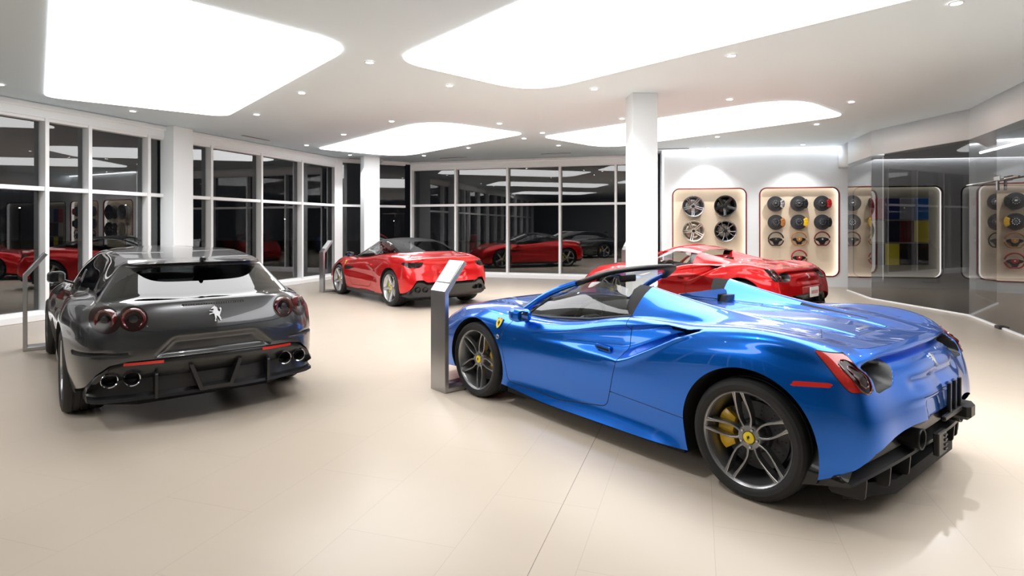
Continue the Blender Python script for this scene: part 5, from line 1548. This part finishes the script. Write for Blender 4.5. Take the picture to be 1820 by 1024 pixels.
# ------------------------------------------------------------------ what hangs on the feature wall
def wall_frame(px, py, t=.09):
    """point on the back board in front of which a thing hangs, with its local frame: x along the wall, y up, z to the room"""
    P, d, n, L = RF; s = on_wall(px); Y = (P + d * s)[1]
    z = 1.56 - (py - 402.5) * Y / 1050
    c = P + d * s - n * (ND - .002)
    return (c[0], c[1], z), math.atan2(d[1], d[0])

def hang(o, px, py, t):
    c, a = wall_frame(px, py); P, d, n, L = RF
    o.location = (c[0] + n[0] * t, c[1] + n[1] * t, c[2]); o.rotation_euler = (0, 0, a)
    return o
# wheels: built with the axle along +y, so turn them to face the room (local -y)
WH = [(1231.5, 367, 'par', 'rim_grey', 'rim_edge', .31, 'dark alloy wheel with polished twin spokes, upper left on the cream board'),
      (1288, 366.5, 'star', 'rim_black', 'rim_black', .31, 'all-black five-spoke alloy wheel, upper right on the cream board'),
      (1232, 410.5, 'par', 'rim_champ', 'rim_champ', .1, 'pale silver twin-spoke alloy wheel, lower left on the cream board'),
      (1288.3, 410.5, 'ystar', 'rim_black', 'rim_edge', .31, 'black alloy wheel with polished split spokes, lower right on the cream board')]
for px, py, st, rm, ed, rot, lab in WH:
    t = empty('alloy_wheel', (0, 0, 0), 0, lab, 'wheel', 'alloy wheels on the display board')
    bm, hub = rim_builder(.22, st, r=.285, rot=rot, fat=1.7)
    o = bm.build('rim', [M[rm], M[ed]], t, angle=40); o.rotation_euler = (0, 0, PI)
    q = MB(); q.lathe([(.034, hub - .004), (.032, hub + .004), (.001, hub + .006)], 24, TW); c = q.build('centre_cap', M['gap'], t); c.rotation_euler = (0, 0, PI)
    p = MB(); p.tube([(0, .13, 0), (0, -.02, 0)], .03, 12); p.build('wall_peg', M['black'], t)
    hang(t, px, py, .135)
DC = [(1378.5, 362.4, 'rim_silver', 'silver'), (1419.7, 362, 'black', 'black'), (1461.5, 361.6, 'cal_red', 'red'), (1379.4, 395.3, 'cal_tan', 'copper'), (1420, 395, 'yellow', 'yellow'), (1462, 395, 'black', 'black')]
M['cal_red'] = mat('red_caliper', (.40, .012, .012), .3, coat=.5); M['cal_tan'] = mat('copper_caliper', (.55, .22, .06), .3, .3, coat=.5)
for i, (px, py, cm, cn) in enumerate(DC):
    where = ['top left', 'top middle', 'top right', 'second row left', 'second row middle', 'second row right'][i]
    t = empty('brake_disc', (0, 0, 0), 0, f'dark brake disc with {cn} caliper, {where} of the brake display', 'brake disc', 'brake discs on the display board')
    f = MB(); T = lambda p: np.array((p[0], -p[2], p[1]))
    f.lathe([(.11, -.034), (.199, -.034), (.201, -.02), (.201, -.014), (.199, 0), (.115, 0), (.10, .004), (.096, .03), (.085, .036), (.035, .036), (.034, .02), (.001, .02)], 56, T, 0)
    f.build('disc', M['disc'], t, angle=35)
    s = MB()
    for k in range(10):
        a = 2 * PI * k / 10; s.lathe([(.0125, .034), (.0125, .044), (.001, .045)], 10, lambda p, a=a: T(p + np.array((.068 * math.cos(a), .068 * math.sin(a), 0))))
    s.lathe([(.036, .03), (.036, .046), (.001, .048)], 24, T)
    s.build('hub_bolts', M['chrome'], t)
    c = caliper_builder(.118, .222, -.62, .62, -.055, .055); V = [(x, -y, -z) for x, y, z in c.V]; c.V = V
    c.build('caliper', M[cm], t, angle=35)
    p = MB(); p.tube([(0, .11, 0), (0, .0, 0)], .03, 12); p.build('wall_peg', M['black'], t)
    hang(t, px, py, .115)
M['leather_tan'] = mat('tan_leather', (.42, .19, .055), .5); M['leather_red'] = mat('red_leather', (.42, .012, .016), .5); M['leather_ox'] = mat('dark_red_leather', (.16, .014, .012), .5)
SW = [(1379.7, 425.4, 'leather', 'leather', 'black', 'steel', 'black steering wheel, left in the row below the brake discs'),
      (1420.9, 425, 'leather_tan', 'leather_tan', 'black', 'yel_badge', 'tan and black steering wheel, middle of the row below the brake discs'),
      (1462, 425, 'leather_ox', 'leather', 'black', 'white', 'dark red rimmed steering wheel, right in the row below the brake discs'),
      (1421, 457.6, 'leather_red', 'leather_red', 'black', 'white', 'bright red steering wheel hanging alone lowest on the board')]
for px, py, rm, pad, hb, bd, lab in SW:
    t = empty('steering_wheel', (0, 0, 0), 0, lab, 'steering wheel', 'steering wheels on the display board')
    T = lambda p: np.array((p[0], -p[2], p[1]))
    o = make_steering_wheel('wheel_rim', .185, t, T, M[rm], M[hb], M[pad], M[bd])
    p = MB(); p.tube([(0, .10, 0), (0, .0, 0)], .025, 12); p.build('wall_peg', M['black'], t)
    hang(t, px, py, .10)
# leather swatches behind the glass
SWC = [('dull red', (.42, .045, .06)), ('navy blue', (.012, .028, .14)), ('blue grey', (.26, .28, .33)), ('bright blue', (.02, .14, .42)),
       ('pale grey', (.44, .43, .38)), ('blue black', (.008, .009, .022)), ('maroon', (.10, .006, .012)), ('yellow', (.62, .50, .06)),
       ('charcoal', (.05, .045, .055)), ('olive yellow', (.56, .48, .03)), ('black', (.008, .008, .009)), ('soft black', (.018, .018, .018))]
for i, (nm, col) in enumerate(SWC):
    r, c = divmod(i, 4)
    px = (1563.5, 1589.7, 1615.8, 1641.8)[c]; py = (371, 411.5, 452.5)[r]
    t = tag(MB().box((-.165, -.02, -.27), (.165, .0, .27), .012).build('leather_swatch', mat('leather_' + nm.replace(' ', '_'), tuple(min(.9, 1.5 * q) for q in col), .45, bump=(200, .2)), angle=40),
            f'{nm} leather swatch, {["top", "middle", "bottom"][r]} row of the swatch board behind the glass', 'leather swatch', 'leather swatches behind the glass')
    hang(t, px, py, .002)

# ------------------------------------------------------------------ car information stands
def stand(pos, rz, lab, h=.95):
    """bent steel sheet: foot along +x, upright at x=0, reading slope leaning to +x"""
    t = empty('information_stand', (pos[0], pos[1], 0), rz, lab, 'information stand', 'steel information stands beside the cars')
    w, th = .125, .045
    prof = [(0, 0), (.40, 0), (.40, .045), (th, .045), (th, h - .02), (.25, h + .255), (.215, h + .28), (0, h)]
    b = MB(); b.prism(prof, -w, w, 1, 0, .004)
    o = b.build('sheet_steel_body', M['brushed'], t, angle=30)
    e = np.array((.215, 0, .28)); L = np.linalg.norm(e); e /= L
    T = frame((0, 0, h), (0, -1, 0), e)
    p = MB(); p.prism(rrect(-.112, .10, .112, L - .015, .008, 3), .0, .004, 2, T=T)
    pn = p.build('information_panel', M['panel_face'], t)
    f = MB()
    f.prism([(-.118, .094), (.118, .094), (.118, .098), (-.118, .098)], .001, .005, 2, T=T)
    f.build('panel_edge', M['black'], t)
    return t
M['panel_face'] = mat('pale_information_panel', (.66, .68, .69), .12, coat=.6)
HD = 2.265; RD = HD - PI / 2                                    # the cars' heading and the way the stands face
stand((-.705, 5.60), RD, 'steel information stand by the front wheel of the blue convertible')
stand((-6.17, 7.45), RD, 'steel information stand seen edge-on, left of the grey car')
stand((-4.52, 14.0), RD, 'steel information stand before the corner post, by the front wheel of the black-roofed red car')
stand((2.93, 15.3), RD, 'steel information stand mostly hidden behind the free-standing column')
# sliding door gear on the smoked glass
a, c = np.array(GP[2]), np.array(GP[3]); R = run(a, c)
t = empty('sliding_door_rail', (*a, 2.27), math.atan2(R[1][1], R[1][0]), 'polished sliding door rail with a hanger on the smoked glass', 'door rail')
f = MB(); f.tube([(.05, .045 * -1, .0), (2.08, -.045, 0)], .014, 10); f.build('rail', M['chrome'], t)
f = MB(); f.box((1.33, -.065, -.16), (1.37, -.03, .05), .006); f.box((1.32, -.09, -.02), (1.52, -.07, .06), .01); f.build('hanger', M['steel'], t)
q = a + R[1] * 1.36; f = MB(); f.box((-.09, -.03, 0), (.09, .03, .045), .005)
o = f.build('floor_guide', M['black'], angle=30); o.location = (*(q + R[2] * .035), 0.0); o.rotation_euler = (0, 0, math.atan2(R[1][1], R[1][0]))
tag(o, 'small black sliding door guide on the floor under the smoked glass', 'door guide')
# linear lamp in the inner room
t = tag(MB().tube([(10.35, 13.05, 3.19), (9.6, 10.6, 3.19)], .03, 8).build('linear_lamp', M['led'], angle=60), 'long slim lamp on the ceiling behind the smoked glass', 'ceiling lamp')
# security camera at the corner window
t = empty('security_camera', (-3.96, 17.95, 3.50), .5, 'small white security camera under the ceiling by the corner window', 'security camera')
MB().box((-.04, -.04, .02), (.04, .04, .10), .01).build('mount', M['white'], t)
MB().tube([(0, .10, 0), (0, -.10, -.03)], .04, 14).build('camera_body', M['white'], t, angle=40)
# street lamps far outside
rnd = random.Random(3)
for i in range(9):
    x, y = [(-38, 31), (-46, 40), (-30, 36), (-52, 36), (-26, 46), (-20, 52), (-12, 60), (-34, 52), (-58, 50)][i]
    t = empty('street_lamp', (x, y, -.12), 0, 'distant street lamp glowing in the night outside the left windows', 'street lamp', 'distant street lamps')
    MB().tube([(0, 0, 0), (0, 0, 2.2 + rnd.random() * 1.6)], .06, 8).build('lamp_post', M['black'], t)
    h = t.children[0].dimensions[2]
    MB().ball((0, 0, h), .05, 10).build('lamp_head', M['street'], t)
# ------------------------------------------------------------------ the cars
def at(c, t, dx, dy):
    h = np.array((math.cos(t), math.sin(t))); l = np.array((-h[1], h[0])); q = np.array(c) + dx * h + dy * l
    return (float(q[0]), float(q[1]))
spider('convertible_sports_car', M['blue'], (1.2164, 5.0013), 2.257, 'blue open-top sports car with yellow brake calipers in the foreground', False)
spider('sports_car', M['red'], (3.4575, 10.9746), 2.2755, 'red sports car with closed red roof between the column and the feature wall', True, fine=False)
make_gtc(at((-4.0485, 6.6788), 2.2695, 0, -.06), 2.2695, 'dark grey shooting brake with round twin tail lamps seen from behind')
make_porto(at((-2.4796, 13.1651), 2.2227, 0, -.03), 2.2227, 'red coupe with gloss black roof parked before the corner windows')
# ------------------------------------------------------------------ night sky, camera, view
w = bpy.data.worlds.new('night'); bpy.context.scene.world = w; w.use_nodes = True
w.node_tree.nodes['Background'].inputs[0].default_value = (.012, .013, .016, 1); w.node_tree.nodes['Background'].inputs[1].default_value = .35
cam = bpy.data.cameras.new('camera'); co = bpy.data.objects.new('camera', cam); C.objects.link(co)
co.location = (0, 0, 1.56); co.rotation_euler = (PI / 2, 0, 0)
cam.sensor_width = 36; cam.lens = 36 * 1050 / 1820; cam.shift_y = -(512 - 402.5) / 1820; cam.clip_end = 300
s = bpy.context.scene; s.camera = co
s.view_settings.view_transform = 'Standard'; s.view_settings.look = 'None'; s.view_settings.gamma = 1; s.view_settings.exposure = EXPO
s.cycles.max_bounces = 12; s.cycles.diffuse_bounces = 8; s.cycles.glossy_bounces = 6; s.cycles.transparent_max_bounces = 16
s.cycles.sample_clamp_indirect = 6; s.cycles.caustics_reflective = False; s.cycles.caustics_refractive = False
s.cycles.use_denoising = True
